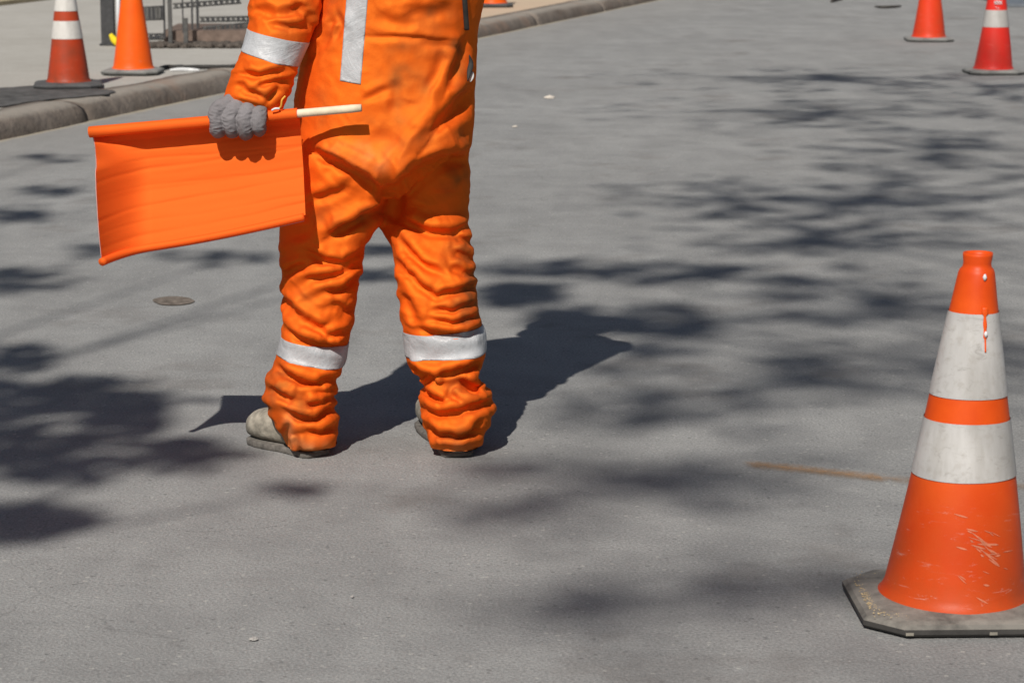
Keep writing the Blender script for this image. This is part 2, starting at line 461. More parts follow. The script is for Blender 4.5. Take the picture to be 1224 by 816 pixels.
# ------------------------------------------------------------------ the setting
def sheet(name, x0, x1, y0, y1, z, mat, nx=2, ny=2):
    xs = np.linspace(x0, x1, nx); ys = np.linspace(y0, y1, ny)
    V = [(x, y, z) for y in ys for x in xs]
    F = [(j * nx + i, j * nx + i + 1, (j + 1) * nx + i + 1, (j + 1) * nx + i) for j in range(ny - 1) for i in range(nx - 1)]
    return obj(name, V, F, mat, smooth=False)

tag(sheet('road', -300, 300, -200, 600, 0.0, M['road']), kind='structure')
KH = 0.105
def kp(s, off, z):                       # s along the kerb, off towards the road
    return tuple(k0 + kd * s + kn * off + np.array([0, 0, z]))
# sidewalk: one slab behind the kerb, bordered by a joint
S0, S1 = -18.0, 300.0
V = [kp(S0, -0.212, KH - .003), kp(S1, -0.212, KH - .003), kp(S1, -300, KH - .003), kp(S0, -300, KH - .003), kp(S0, -0.212, -.02), kp(S1, -0.212, -.02)]
tag(obj('sidewalk', V, [(0, 1, 2, 3), (4, 5, 1, 0)], M['sidewalk'], smooth=False), kind='structure')
# kerb: rounded stones laid end to end
mb = MB()
prof = [(0.055, -0.02), (0.05, 0.012), (0.04, 0.040), (0.022, 0.068), (-0.006, 0.090), (-0.045, 0.102), (-0.09, KH), (-0.205, KH), (-0.205, -0.02)]
s = S0; SEG = 2.1
while s < 60:
    L = SEG - 0.008
    ns = 33
    jit = [random.uniform(-.006, .006) for _ in range(2)]
    V = []; F = []
    m = len(prof)
    for i in range(ns):
        u = i / (ns - 1); edge = min(u, 1 - u)
        sh = 0.012 * max(0, 1 - edge / 0.012) if edge < 0.012 else 0
        for (o_, z_) in prof:
            wv = 0.003 * math.sin(3 * (s + u * L))
            zz = z_ + (jit[0] if z_ > 0.02 else 0) - (sh * 0.5 if z_ > 0.05 else 0)
            kn_ = perlin(np.array([[(s + u * L) * 2.2, o_ * 9, z_ * 9], [(s + u * L) * 9, o_ * 24, z_ * 24]])); zz += (.006 * kn_[0] + .003 * kn_[1]) * (z_ > .01); wv += .007 * kn_[0] + .004 * kn_[1]
            V.append(kp(s + u * L, o_ + jit[1] * 0.5 + (wv - sh if o_ > -0.1 else 0), zz))
    for i in range(ns - 1):
        for j in range(m - 1):
            a = i * m + j; F.append((a, a + 1, a + m + 1, a + m))
    F.append(tuple(range(m - 1, -1, -1))); F.append(tuple((ns - 1) * m + j for j in range(m)))
    mb.add(V, F); s += SEG
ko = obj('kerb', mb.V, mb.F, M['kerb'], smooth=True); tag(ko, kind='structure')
# far edging of the paving, top left
mb = MB(); a = G(-60, 14, KH); b = G(75, -2, KH); d = (b - a) / np.linalg.norm(b - a); nn = np.array([d[1], -d[0], 0])
a2 = a - d * 3; b2 = b + d * 6
V = []
for q in (a2, b2):
    for o_, z_ in ((0, 0), (0, 0.035), (-0.02, 0.05), (-0.14, 0.05), (-0.14, 0)): V.append(tuple(q + nn * o_ + np.array([0, 0, z_])))
mb.add(V, [(j, j + 1, j + 6, j + 5) for j in range(4)] + [(4, 3, 2, 1, 0), (5, 6, 7, 8, 9)])
M['edging'] = simple('sandstone_edging', (0.42, 0.35, 0.23), 0.9, 0.2, 12)
tag(obj('paving_edge', mb.V, mb.F, M['edging'], smooth=False), kind='structure')

def blob_sheet(name, poly, z, mat, n=90, wob=0.06, freq=7.0, seed=0.0):
    """irregular flat patch from a ground polygon"""
    pts = spline([np.array(p) for p in poly + [poly[0]]], n)[:-1]
    c = pts.mean(0)
    w = perlin(np.c_[pts[:, :2] * freq, np.full(len(pts), seed)])
    pts = c + (pts - c) * (1 + wob * w[:, None] * 2)
    V = [(c[0], c[1], z)] + [(p[0], p[1], z) for p in pts]
    F = [(0, i, i % (len(V) - 1) + 1) for i in range(1, len(V))]
    return obj(name, V, F, mat, smooth=False)

o = blob_sheet('shade_patch', [G(-90, 112, KH), G(-20, 107, KH), G(60, 103, KH), G(128, 108, KH), G(132, 113, KH), G(80, 118, KH), G(40, 122, KH), G(-10, 130, KH), G(-90, 138, KH)], KH + .004, M['patch'], 120, 0.05, 9)  # dark sheet painted in place of tree shade on the paving
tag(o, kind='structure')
o = blob_sheet('dirt_patch', [G(208 + 25 * math.cos(a_), 360.5 + 5.2 * math.sin(a_)) for a_ in np.linspace(0, 5.6, 10)], .003, M['rust'], 90, 0.05, 14)
tag(o, kind='structure')

# sprayed orange line, worn to flakes
A = [G(880, 554.5), G(960, 562), G(1050, 572), G(1110, 577), G(1225, 583), G(1300, 585)]
path = spline(A, 200); V = []; F = []; ev = []
for i, p in enumerate(path):
    for k in range(7):
        q = (k - 3) / 3; V.append((p[0], p[1] + .06 * q, .0035)); ev.append((1 - abs(q)) * min(1, i / 12) * (1.0 if i < 82 else 0.62))
F = [(i * 7 + k, (i + 1) * 7 + k, (i + 1) * 7 + k + 1, i * 7 + k + 1) for i in range(199) for k in range(6)]
t = NT('worn_orange_paint'); e_ = t.attr('cover')
nz_ = t.noise(55, 6, 0.75)
fac = t.ramp(t.math('MULTIPLY', t.math('ADD', e_, 0.25), nz_), [(0.22, 0.0), (0.66, 0.62)])
t.done((0.34, 0.20, 0.10), 0.9, None, 0.1)
tp = t.N.new('ShaderNodeBsdfTransparent'); mx_ = t.N.new('ShaderNodeMixShader'); t.lk(fac, mx_.inputs[0]); t.lk(tp.outputs[0], mx_.inputs[1]); t.lk(t.b.outputs[0], mx_.inputs[2]); t.lk(mx_.outputs[0], t.out.inputs['Surface'])
o = obj('painted_line', V, F, t.m, smooth=False); tag(o, kind='structure')
at_ = o.data.attributes.new('cover', 'FLOAT', 'POINT'); at_.data.foreach_set('value', np.array(ev, dtype=np.float32))

# ------------------------------------------------------------------ traffic cones
def cone_base(w, h, ch, rim):
    """square rubber foot with cut corners, bevelled top edge"""
    def octo(hw, c): return [(hw, -hw + c), (hw, hw - c), (hw - c, hw), (-hw + c, hw), (-hw, hw - c), (-hw, -hw + c), (-hw + c, -hw), (hw - c, -hw)]
    hw = w / 2
    lv = [(octo(hw - 0.004, ch), 0.004), (octo(hw, ch), 0.009), (octo(hw, ch), h * 0.62), (octo(hw - 0.007, ch), h * 0.85), (octo(hw - 0.02, ch - 0.004), h), (octo(rim, rim * 0.586), h + 0.004)]
    V = []; F = []
    for pts, z in lv: V += [(x, y, z) for x, y in pts]
    n = 8
    for i in range(len(lv) - 1):
        for k in range(n):
            a, b = i * n + k, i * n + (k + 1) % n; F.append((a, b, b + n, a + n))
    F.append(tuple(range(n - 1, -1, -1))); F.append(tuple((len(lv) - 1) * n + k for k in range(n)))
    return V, F

def cone_prof(H, rb, rt, b):
    """outer profile of a 0.7 m cone: flare, body, stacking shoulder, open lip"""
    P_ = [(rb + 0.014, b + 0.001), (rb + 0.006, b + 0.008), (rb, b + 0.022)]
    for k in range(1, 25):
        u = k / 24; P_.append((rb + (rt * 1.22 - rb) * u, b + 0.022 + (H * 0.945 - b - 0.022) * u))
    P_ += [(rt * 1.12, H * 0.955), (rt * 0.96, H * 0.962), (rt * 0.93, H * 0.972), (rt * 1.0, H * 0.992), (rt * 0.98, H), (rt * 0.86, H), (rt * 0.82, H * 0.985), (rt * 0.8, H * 0.93)]
    return P_

def make_cone(name, label, loc, H, w, bands, mats, group, rot=0.0, lean=(0, 0), rb=None, extra=None):
    root = empty(name, loc, label, 'traffic cone', group)
    root.rotation_euler = (0, 0, rot)
    bm_, bf = cone_base(w, 0.029, w * 0.17, w * 0.37)
    obj('base', bm_, bf, mats['base'], root, smooth=False, world=False)
    rb = rb or w * 0.345; rt = 0.027; b = 0.029
    pr = cone_prof(H, rb, rt, b)
    lx, ly = lean
    def warp(V):
        out = []
        for x, y, z in V:
            k = z / H
            wob = 0.0016 * math.sin(3 * math.atan2(y, x) + 6 * k)
            q = 1 + wob / 0.08
            out.append((x * q + lx * k * H, y * q + ly * k * H, z))
        return out
    V, F = lathe(pr, 72)
    obj('cone_body', warp(V), F, mats['body'], root, world=False)
    def rad_at(z):
        for (r0, z0), (r1, z1) in zip(pr, pr[1:]):
            if z0 <= z <= z1 and z1 > z0: return r0 + (r1 - r0) * (z - z0) / (z1 - z0)
        return rt
    for z0, z1 in bands:
        pp = [(rad_at(z0 + (z1 - z0) * k / 8) + 0.0016, z0 + (z1 - z0) * k / 8) for k in range(9)]
        V, F = lathe(pp, 72)
        obj('reflective_collar', warp(V), F, mats['collar'], root, world=False)
    if extra: extra(root, rad_at, warp)
    return root

cone_orange = mat_cone('cone_vinyl_scuffed', (0.60, 0.050, 0.004), (0.76, 0.092, 0.006), 0.5, 0.6, 0.14, 3.1)
cone_dirty = mat_cone('cone_vinyl_dirty', (0.42, 0.040, 0.010), (0.60, 0.062, 0.012), 1.0, 0.25, 0.36, 5.4)
cone_clean = mat_cone('cone_vinyl_clean', (0.80, 0.090, 0.004), (0.84, 0.115, 0.006), 0.12, 0.25, 0.08, 1.7)
cone_red = mat_cone('cone_vinyl_red', (0.64, 0.038, 0.010), (0.74, 0.062, 0.012), 0.55, 0.5, 0.16, 8.2)
cone_red2 = mat_cone('cone_vinyl_pinkish_red', (0.60, 0.020, 0.014), (0.70, 0.032, 0.020), 0.5, 0.5, 0.2, 6.6)
collar_w = mat_collar('white_collar_streaked', (0.52, 0.505, 0.49), 0.55)
collar_c = mat_collar('white_collar', (0.64, 0.615, 0.58), 0.25)
collar_g = mat_collar('grey_white_collar', (0.44, 0.42, 0.40), 0.35)
base_sand = mat_rubber('black_rubber_sandy', (0.05, 0.047, 0.044), (0.27, 0.25, 0.22))
base_grey = mat_rubber('grey_rubber', (0.10, 0.10, 0.095), (0.27, 0.27, 0.255))
base_dark = mat_rubber('dark_rubber', (0.045, 0.045, 0.046), (0.10, 0.10, 0.10))
GRP = 'traffic cones around the road works'

def near_extra(root, rad_at, warp):
    """run of orange paint on the upper collar, chipped scuffs near the foot, metal studs on the foot"""
    def on(az, z, out=0.0): r = rad_at(z) + out; return (r * math.sin(az), -r * math.cos(az), z)
    mb = MB()
    zs = np.linspace(0.575, 0.495, 22)
    pts = warp([on(0.22 + 0.015 * math.sin(30 * z), z, 0.0024) for z in zs])
    rr = [0.006 if i < 4 else (0.0032 + 0.0006 * math.sin(i)) if i < 15 else 0.0016 for i in range(22)]
    V, F = tube(pts, [(r * 0.35, r) for r in rr], 10)
    obj('paint_run', V, F, cone_orange, root, world=False)
    mb = MB()
    p = Vector(warp([on(0.22, 0.528, 0.005)])[0])
    V, F = tube([p + Vector((0, 0, 0.005)), p, p - Vector((0, 0, 0.006))], [0.0015, 0.0035, 0.0015], 10)
    mb.add(V, F); obj('paint_fleck', mb.V, mb.F, M['white'], root, world=False); mb = MB()
    p = Vector(warp([on(0.2, 0.628, 0.002)])[0])
    V, F = tube([p + Vector((0, 0, 0.006)), p, p - Vector((0, 0, 0.006))], [0.0015, 0.004, 0.0015], 10)
    mb.add(V, F)
    obj('paint_fleck', mb.V, mb.F, M['white'], root, world=False)
    # rubbed scratches
    mb = MB(); r_ = random.Random(5)
    for i in range(30):
        az = r_.gauss(0.16, 0.22); z = max(0.06, r_.gauss(0.135, 0.035)); L = r_.uniform(0.004, 0.03) * (1.5 if i < 10 else 1)
        if i < 12: az = -0.05 + i * 0.028 + r_.uniform(-.05, .05); z = 0.172 - i * 0.0035 + r_.uniform(-.008, .008)
        n = 7; w_ = r_.uniform(0.0005, 0.0021); sl_ = r_.gauss(.42, .22)
        line = [on(az + L * (k / (n - 1)) / 0.12, z - L * sl_ * k / (n - 1), 0.0009) for k in range(n)]
        wd = [w_ * math.sin(math.pi * (k + .4) / (n - .2)) for k in range(n)]
        up = warp([(x, y, zz + w2) for (x, y, zz), w2 in zip(line, wd)]); dn = warp([(x, y, zz - w2) for (x, y, zz), w2 in zip(line, wd)])
        mb.add(up + dn, [(k, k + n, k + n + 1, k + 1) for k in range(n - 1)])
    obj('scuffing', mb.V, mb.F, M['scuff'], root, world=False)['kind'] = 'stuff'
    hw = 0.375 / 2
    for x in (-0.115, 0.035):
        mb = MB(); mb.box((x - .007, -hw - .0015, 0.008), (x + .007, -hw + .002, 0.013)); obj('edge_chip', mb.V, mb.F, M['edgechip'], root, smooth=False, world=False)
    # sand caught on the left corner of the foot
    mb = MB()
    for i in range(900):
        x = r_.gauss(-0.142, 0.024); y = r_.gauss(-0.02, 0.06); s_ = r_.uniform(0.0006, 0.0024)
        if abs(x) > .172 or abs(y) > .15 or x * x + y * y < 0.0185: continue
        z = 0.0295
        mb.add([(x - s_, y, z), (x, y - s_, z), (x + s_, y, z), (x, y + s_, z), (x, y, z + s_ * .8)], [(0, 1, 4), (1, 2, 4), (2, 3, 4), (3, 0, 4)])
    obj('sand', mb.V, mb.F, M['sand'], root, smooth=False, world=False)['kind'] = 'stuff'
M['scuff'] = simple('scuffed_vinyl', (0.64, 0.20, 0.11), 0.7, 0.2, 60)
M['edgechip'] = simple('worn_rubber_edge', (0.26, 0.24, 0.20), 0.9, 0.2, 60)
M['sand'] = simple('yellow_sand', (0.40, 0.31, 0.18), 0.95, 0.3, 60)

c = G(1139, 727)
make_cone('traffic_cone', 'large scuffed orange cone with two white collars on a sandy black base, nearest the camera', (c[0], c[1], 0), 0.668, 0.375,
          [(0.262, 0.366), (0.410, 0.562)], dict(body=cone_orange, collar=collar_w, base=base_sand), GRP, rad(1.5), (0.036, 0.0), 0.129, near_extra)
c = G(82, 104, KH)
make_cone('traffic_cone', 'dirty dark orange cone with white collars standing by the kerb at left', (c[0], c[1], KH), 0.71, 0.385,
          [(0.275, 0.375), (0.43, 0.59)], dict(body=cone_dirty, collar=collar_c, base=base_dark), GRP, rad(9), (0.0, 0.0), 0.118)
c = G(159, 88, KH)
make_cone('traffic_cone', 'plain bright orange cone without collars on a grey base, beside the dark iron post', (c[0], c[1], KH), 0.71, 0.345,
          [], dict(body=cone_clean, collar=collar_c, base=base_grey), GRP, rad(-3), (0.01, 0.0), 0.118)
c = G(589, 8, KH)
make_cone('traffic_cone', 'orange cone on the far pavement, half hidden behind the worker', (c[0], c[1], KH), 0.71, 0.35,
          [(0.30, 0.40), (0.45, 0.60)], dict(body=cone_clean, collar=collar_c, base=base_dark), GRP, rad(4))
c = G(1110, 49)
make_cone('traffic_cone', 'plain red orange cone on the road, left of the two at top right', (c[0], c[1], 0), 0.71, 0.36,
          [], dict(body=cone_red, collar=collar_g, base=base_grey), GRP, rad(-2), (0.0, 0.0), 0.125)
def scribble(root, rad_at, warp):
    mb = MB(); r_ = random.Random(3)
    for i in range(7):
        x = -0.022 + 0.0075 * i; z = 0.452
        pts = [(x + 0.003 * math.sin(k * 1.9 + i), -rad_at(z + k * .005) - 0.0015, z + k * 0.006) for k in range(5)]
        V, F = tube(pts, 0.002, 6); mb.add(V, F)
    pts = [(x, -rad_at(0.43) - 0.0015, 0.425 + 0.012 * abs(x) / 0.018) for x in (-0.018, -0.009, 0, 0.009)]
    V, F = tube(pts, 0.0014, 6); mb.add(V, F)
    obj('white_marking', mb.V, mb.F, M['white'], root, world=False)
c = G(1187, 88)
make_cone('traffic_cone', 'distant red cone with a grey white collar, on the road at the right edge', (c[0], c[1], 0), 0.71, 0.36,
          [(0.305, 0.415), (0.50, 0.62)], dict(body=cone_red2, collar=collar_g, base=base_grey), GRP, rad(3), (0.015, 0.0), 0.123, scribble)

# ------------------------------------------------------------------ the worker
VOX = 0.0034
def sec(l, r, py, Y, ry):
    c = P((l + r) / 2, py, Y); f_ = P((l + r) / 2, py, Y - ry * 0.75)
    return (np.array([c[0], Y, f_[2]]), (r - l) / 2 * Y / FPX * 1.0, ry)
YT = 5.765
torso = [sec(440, 530, -222, YT, .06), sec(435, 535, -205, YT, .07), sec(395, 575, -185, YT, .105), sec(372, 592, -160, YT, .125), sec(366, 598, -110, YT, .14),
         sec(378, 588, -50, YT, .15), sec(381, 579, 0, YT, .152), sec(372, 571, 40, YT, .152), sec(360, 569, 80, YT, .155), sec(353, 568, 120, YT, .162),
         sec(350, 567, 150, YT, .165), sec(348, 563, 182, YT, .166), sec(347, 553, 197, YT - .004, .162), sec(348, 532, 211, YT - .004, .150), sec(354, 508, 224, YT, .130), sec(378, 488, 240, YT, .095)]
rleg = [sec(458, 558, 165, 5.785, .12), sec(452, 561, 190, 5.80, .115), sec(450, 562, 205, 5.815, .11), sec(452, 562, 230, 5.845, .105), sec(448, 560, 255, 5.84, .102), sec(454, 561, 276, 5.82, .102), sec(468, 564, 300, 5.795, .10), sec(472, 568, 330, 5.76, .098),
        sec(476, 571, 365, 5.75, .098), sec(479, 576, 392, 5.75, .098), sec(481, 581, 405, 5.75, .096), sec(483, 582, 420, 5.75, .092), sec(484, 581, 434, 5.75, .090), sec(488, 577, 446, 5.75, .094), sec(501, 570, 457, 5.75, .085),
        sec(504, 573, 466, 5.75, .088), sec(503, 588, 480, 5.75, .098), sec(503, 592, 496, 5.75, .10), sec(506, 587, 512, 5.75, .097), sec(511, 580, 528, 5.75, .092), sec(516, 576, 541, 5.75, .088), sec(518, 575, 548, 5.75, .086)]
lleg = [sec(345, 462, 205, 5.755, .12), sec(341, 461, 230, 5.75, .115), sec(337, 463, 255, 5.75, .108), sec(335, 453, 276, 5.75, .104), sec(333, 437, 300, 5.75, .10), sec(336, 433, 330, 5.75, .098), sec(338, 427, 360, 5.75, .098),
        sec(338, 423, 392, 5.75, .097), sec(335, 419, 410, 5.75, .094), sec(331, 416, 425, 5.75, .089), sec(328, 414, 438, 5.75, .090), sec(322, 409, 449, 5.75, .095), sec(317, 404, 464, 5.75, .10), sec(316, 402, 482, 5.75, .10), sec(321, 403, 500, 5.75, .097),
        sec(333, 404, 518, 5.75, .092), sec(341, 403, 534, 5.75, .088), sec(345, 402, 547, 5.75, .086)]
mb = MB()
for s_ in (torso, rleg, lleg):
    V, F = rings(s_); mb.add(V, F)
BV, BF, BE = remesh(mb.V, mb.F, .0078)
BV = relax(BV, BE, 5)

# left sleeve, hanging, and right sleeve, bent forward in front of the chest
def path_tube(pts, radii, n=48, steps=60):
    C = spline([p for p in pts], steps)
    R = spline([np.array([r[0], r[1], 0.0]) for r in radii], steps)
    return tube(C, [(r[0], r[1]) for r in R], n)
sl = [P(398, -150, 5.765), P(362, -120, 5.75), P(346, -60, 5.72), P(341, 0, 5.685), P(334, 38, 5.655), P(325, 64, 5.64), P(315, 92, 5.625), P(305, 116, 5.615), P(300, 131, 5.61)]
k_ = 5.64 / FPX
sr = [(.05, .06), (.075, .08), (.078, 44 * k_), (.076, 43.5 * k_), (.072, 38 * k_), (.066, 35 * k_), (.066, 36 * k_), (.062, 36 * k_), (.056, 36 * k_)]
V, F = path_tube(sl, sr)
SV, SF, SE = remesh(V, F, .0062); SV = relax(SV, SE, 4)
rs = [P(560, -150, 5.765), P(576, -130, 5.79), P(574, -100, 5.87), P(566, -80, 5.97), P(545, -80, 6.04), P(520, -85, 6.08), P(470, -100, 6.08)]
rr_ = [(.05, .06), (.075, .08), (.07, .07), (.068, .068), (.06, .06), (.055, .055), (.05, .05)]
V, F = path_tube(rs, rr_)
RV, RF, RE = remesh(V, F, 0.006); RV = relax(RV, RE, 6)

# creases, sculpted with strokes: points, depth mm, width, ridge above (+) factor
FOLDS = []
def fold(pts, amp, w, lip=0.7): FOLDS.append((np.array(pts, float), amp * 1e-3, w, lip))
# seat and waist
fold([(432, 43), (470, 45), (515, 47), (552, 49)], 4, 2.6, 0.5)
fold([(500, 52), (525, 54), (550, 56)], 4, 4, 0.8)
fold([(558, 40), (549, 75), (538, 100), (519, 133)], 10, 7, 0.8)
fold([(566, 103), (548, 126), (528, 147), (504, 175), (480, 200)], 20, 10, 1.0)
fold([(563, 150), (545, 165), (520, 178), (490, 200)], 12, 9, 0.7)
fold([(374, 180), (400, 196), (430, 211), (458, 229)], 28, 8, 1.1)
fold([(562, 186), (530, 194), (500, 208), (470, 230)], 40, 12, 1.1)
fold([(462, 218), (472, 240), (466, 268)], 26, 13, 0.2)
fold([(460, 248), (438, 260), (412, 274), (394, 282)], 20, 7, 0.9)
fold([(434, 120), (450, 112), (466, 104)], 3, 4, 0.6)
fold([(405, 190), (430, 200), (452, 206)], 4, 6, 0.6)
fold([(385, 200), (400, 215), (420, 225)], 4, 5, 0.6)
fold([(472, 95), (474, 118), (470, 138)], 4, 8, 0.5)
fold([(398, 20), (394, 40), (384, 60)], 5, 5, 0.8)
fold([(390, 25), (382, 50), (372, 75)], 5, 5, 0.8)
fold([(404, 12), (408, 30), (400, 50)], 4, 4, 0.8)
fold([(480, 12), (510, 18), (545, 10)], 5, 9, 0.7)
fold([(450, 18), (470, 28), (500, 30)], 4, 8, 0.7)
fold([(440, 165), (470, 168), (505, 160)], 4, 10, 0.6)
fold([(530, 60), (522, 90), (510, 110)], 4, 7, 0.6)
# left leg
fold([(372, 240), (395, 232), (420, 225)], 5, 6, 0.7)
fold([(366, 300), (388, 312), (410, 315), (434, 300)], 11, 5.5, 0.9)
fold([(368, 333), (390, 331), (410, 326), (435, 312)], 10, 5, 0.9)
fold([(388, 349), (408, 345), (422, 337), (434, 325)], 13, 5.5, 0.9)
fold([(338, 352), (348, 372), (364, 384), (392, 393)], 10, 6, 0.8)
fold([(342, 392), (356, 403), (380, 411), (404, 415), (423, 402)], 12, 5, 1.1)
fold([(366, 388), (390, 401), (412, 398), (424, 388)], 8, 5, 0.8)
fold([(340, 330), (352, 322), (366, 318)], 6, 5, 0.7)
fold([(398, 360), (412, 372), (426, 366)], 6, 5, 0.7)
fold([(330, 436), (342, 448), (360, 456), (388, 461)], 13, 5, 1.0)
fold([(350, 450), (375, 456), (409, 452)], 9, 4.5, 0.9)
fold([(364, 485), (384, 482), (403, 473)], 10, 4.5, 1.0)
fold([(340, 488), (356, 499), (376, 500), (403, 484)], 13, 5, 1.0)
fold([(322, 462), (336, 474), (352, 480)], 8, 5, 0.8)
fold([(366, 515), (384, 516), (404, 508)], 8, 4.5, 0.8)
fold([(345, 503), (341, 522), (347, 545)], 8, 5, 0.7)
fold([(372, 470), (388, 470), (402, 462)], 7, 4, 0.9)
fold([(352, 520), (358, 535), (356, 547)], 5, 4, 0.6)
# right leg
fold([(474, 262), (492, 270), (513, 279), (540, 280), (562, 268)], 11, 6, 1.3)
fold([(478, 284), (490, 303), (507, 318), (532, 328)], 11, 5.5, 0.9)
fold([(472, 306), (484, 325), (502, 342), (530, 362)], 9, 5.5, 0.8)
fold([(520, 353), (545, 349), (571, 340)], 10, 5, 0.9)
fold([(515, 371), (542, 371), (570, 362)], 8, 4.5, 0.9)
fold([(512, 381), (540, 387), (575, 376)], 9, 4.5, 0.9)
fold([(500, 393), (530, 399), (556, 400), (580, 387)], 12, 5, 1.2)
fold([(540, 300), (556, 308), (567, 318)], 8, 5, 0.9)
fold([(536, 318), (552, 326), (570, 330)], 8, 5, 0.9)
fold([(544, 283), (556, 287), (563, 296)], 9, 4.5, 0.9)
fold([(483, 350), (492, 372), (497, 388)], 5, 6, 0.6)
fold([(485, 434), (500, 446), (514, 451), (505, 462)], 14, 5, 0.9)
fold([(518, 449), (540, 446), (560, 440), (583, 427)], 12, 5, 1.0)
fold([(552, 452), (562, 463), (571, 474)], 17, 5.5, 0.8)
fold([(505, 466), (518, 475), (532, 482)], 12, 4.5, 0.9)
fold([(504, 487), (524, 494), (548, 493), (591, 478)], 13, 5.5, 1.0)
fold([(508, 503), (522, 518), (545, 521), (576, 514)], 11, 5, 1.0)
fold([(545, 525), (562, 513), (576, 500)], 9, 4.5, 0.8)
fold([(536, 470), (550, 480), (570, 482)], 8, 4.5, 0.8)
fold([(520, 532), (545, 536), (570, 530)], 6, 4, 0.8)
# left sleeve
fold([(305, 10), (330, 20), (360, 14)], 7, 7, 0.8)
fold([(320, 28), (345, 34), (368, 30)], 7, 5, 0.8)
fold([(350, 2), (366, 20), (372, 40)], 8, 6, 0.8)
fold([(288, 88), (312, 92), (342, 84)], 9, 5, 1.1)
fold([(284, 98), (296, 110), (318, 116)], 6, 5, 0.7)
fold([(306, 104), (322, 100), (344, 96)], 8, 4.5, 0.9)
fold([(318, 122), (326, 112), (336, 102)], 6, 4, 0.8)
fold([(276, 116), (290, 122), (310, 128), (332, 134)], 3, 2.5, 0.6)

fold([(513, 539), (545, 541), (577, 537)], 3, 2.4, 0.4)
fold([(344, 538), (372, 541), (402, 537)], 3, 2.4, 0.4)

def seg_dist(px, py, pts):
    """signed offset across, and 0..1 along, a polyline"""
    best = np.full(px.shape, 1e9); sgn = np.zeros_like(best); along = np.zeros_like(best)
    L = np.linalg.norm(np.diff(pts, axis=0), axis=1); tot = L.sum(); acc = 0
    for k in range(len(pts) - 1):
        a, b = pts[k], pts[k + 1]; d = b - a; l2 = d @ d
        t = np.clip(((px - a[0]) * d[0] + (py - a[1]) * d[1]) / l2, 0, 1)
        qx, qy = a[0] + t * d[0], a[1] + t * d[1]
        ds = np.hypot(px - qx, py - qy)
        cr = d[0] * (py - a[1]) - d[1] * (px - a[0])
        if d[0] < 0: cr = -cr                # positive = below the stroke
        m = ds < best
        best[m] = ds[m]; sgn[m] = np.sign(cr[m]); along[m] = (acc + t[m] * L[k]) / tot
        acc += L[k]
    return best * np.where(sgn == 0, 1, sgn), along

def buckle(V, F, E, fold_pick, eps_fn, dir_fn, goal_fn, iters=320, kb=0.10, ks=0.55, seed_gain=0.9, minw=4.5):
    """slack cloth: lengthen the weave along dir by eps and let it buckle about the garment's shape"""
    N = vnormals(V, F); px, py = proj(V)
    view = CAM - V; view /= np.linalg.norm(view, axis=1)[:, None]
    facing = np.clip((N * view).sum(1) * 2.2 + .15, 0, 1)
    seed = np.zeros(len(V))
    for pts, amp, w, lip in FOLDS:
        if not fold_pick(pts): continue
        w = max(w, minw)
        lo = pts.min(0) - 5 * w; hi = pts.max(0) + 5 * w
        m = np.nonzero((px > lo[0]) & (px < hi[0]) & (py > lo[1]) & (py < hi[1]) & (facing > 0))[0]
        if len(m) == 0: continue
        s_, al = seg_dist(px[m], py[m], pts)
        env = np.clip(np.minimum(al, 1 - al) * 4.5 + .1, 0, 1)
        seed[m] += amp * env * (-np.exp(-(s_ / w) ** 2) + lip * np.exp(-((s_ + 1.9 * w) / (1.4 * w)) ** 2))
    seed = np.clip(seed * seed_gain, -.03, .018)
    q = np.array([f for f in F if len(f) == 4])
    Dg = np.vstack([q[:, [0, 2]], q[:, [1, 3]]])
    C = np.vstack([E, Dg]); n = len(V)
    a, b = C[:, 0], C[:, 1]
    d0 = V[b] - V[a]; l0 = np.linalg.norm(d0, axis=1); dh = d0 / (l0[:, None] + 1e-12)
    mid = (V[a] + V[b]) / 2
    mpx, mpy = proj(mid)
    eps = eps_fn(mpx, mpy); dr = dir_fn(mpx, mpy, mid)
    rest = l0 * (1 + eps * (dh * dr).sum(1) ** 2)
    deg = np.bincount(C.ravel(), minlength=n).astype(float)
    degE = np.bincount(E.ravel(), minlength=n).astype(float)
    goal = goal_fn(px, py)
    U0 = N * (seed * facing)[:, None]
    U = U0 + N * ( .0022 * perlin(V * 26) + .0012 * perlin(V * 60))[:, None]
    e0, e1 = E[:, 0], E[:, 1]
    def lap(Q):
        acc = np.empty_like(Q)
        for c in range(3): acc[:, c] = np.bincount(e0, Q[e1, c], n) + np.bincount(e1, Q[e0, c], n)
        return acc / degE[:, None] - Q
    for it in range(iters):
        X = V + U
        d = X[b] - X[a]; l = np.linalg.norm(d, axis=1)
        g = (0.5 * (l - rest) / (l + 1e-9))[:, None] * d
        acc = np.empty_like(U)
        for c in range(3): acc[:, c] = np.bincount(a, g[:, c], n) - np.bincount(b, g[:, c], n)
        U = U + ks * acc * (2.0 / deg[:, None]) * 1.6
        U = U - kb * lap(lap(U - U0))
        U = U0 + (U - U0) * (1 - goal)[:, None]
    return V + U
def crease_dir(px, py, mid):
    """unit vector across the creases, in the garment's plane"""
    ang = np.zeros_like(px)                     # slope of the creases in degrees, + = down to the right
    right = px > 452
    ang = np.where(py > 440, np.where(right, 0, -4), np.where(right, 24, -14))
    ang = np.where(py < 240, -25, ang)
    ang = ang + 22 * perlin(mid * 5.0 + 3.3)
    r = np.radians(ang)
    return np.c_[np.sin(r), np.zeros_like(r), np.cos(r)]
def leg_eps(px, py):
    e = np.interp(py, [-200, 0, 60, 150, 220, 280, 340, 395, 404, 436, 446, 545, 560], [.02, .04, .05, .05, .07, .12, .14, .15, 0, 0, .20, .20, .05])
    return e * np.clip(1.0 + .9 * perlin(np.c_[px / 45, py / 45, px * 0 + 4]), .2, 1.8)
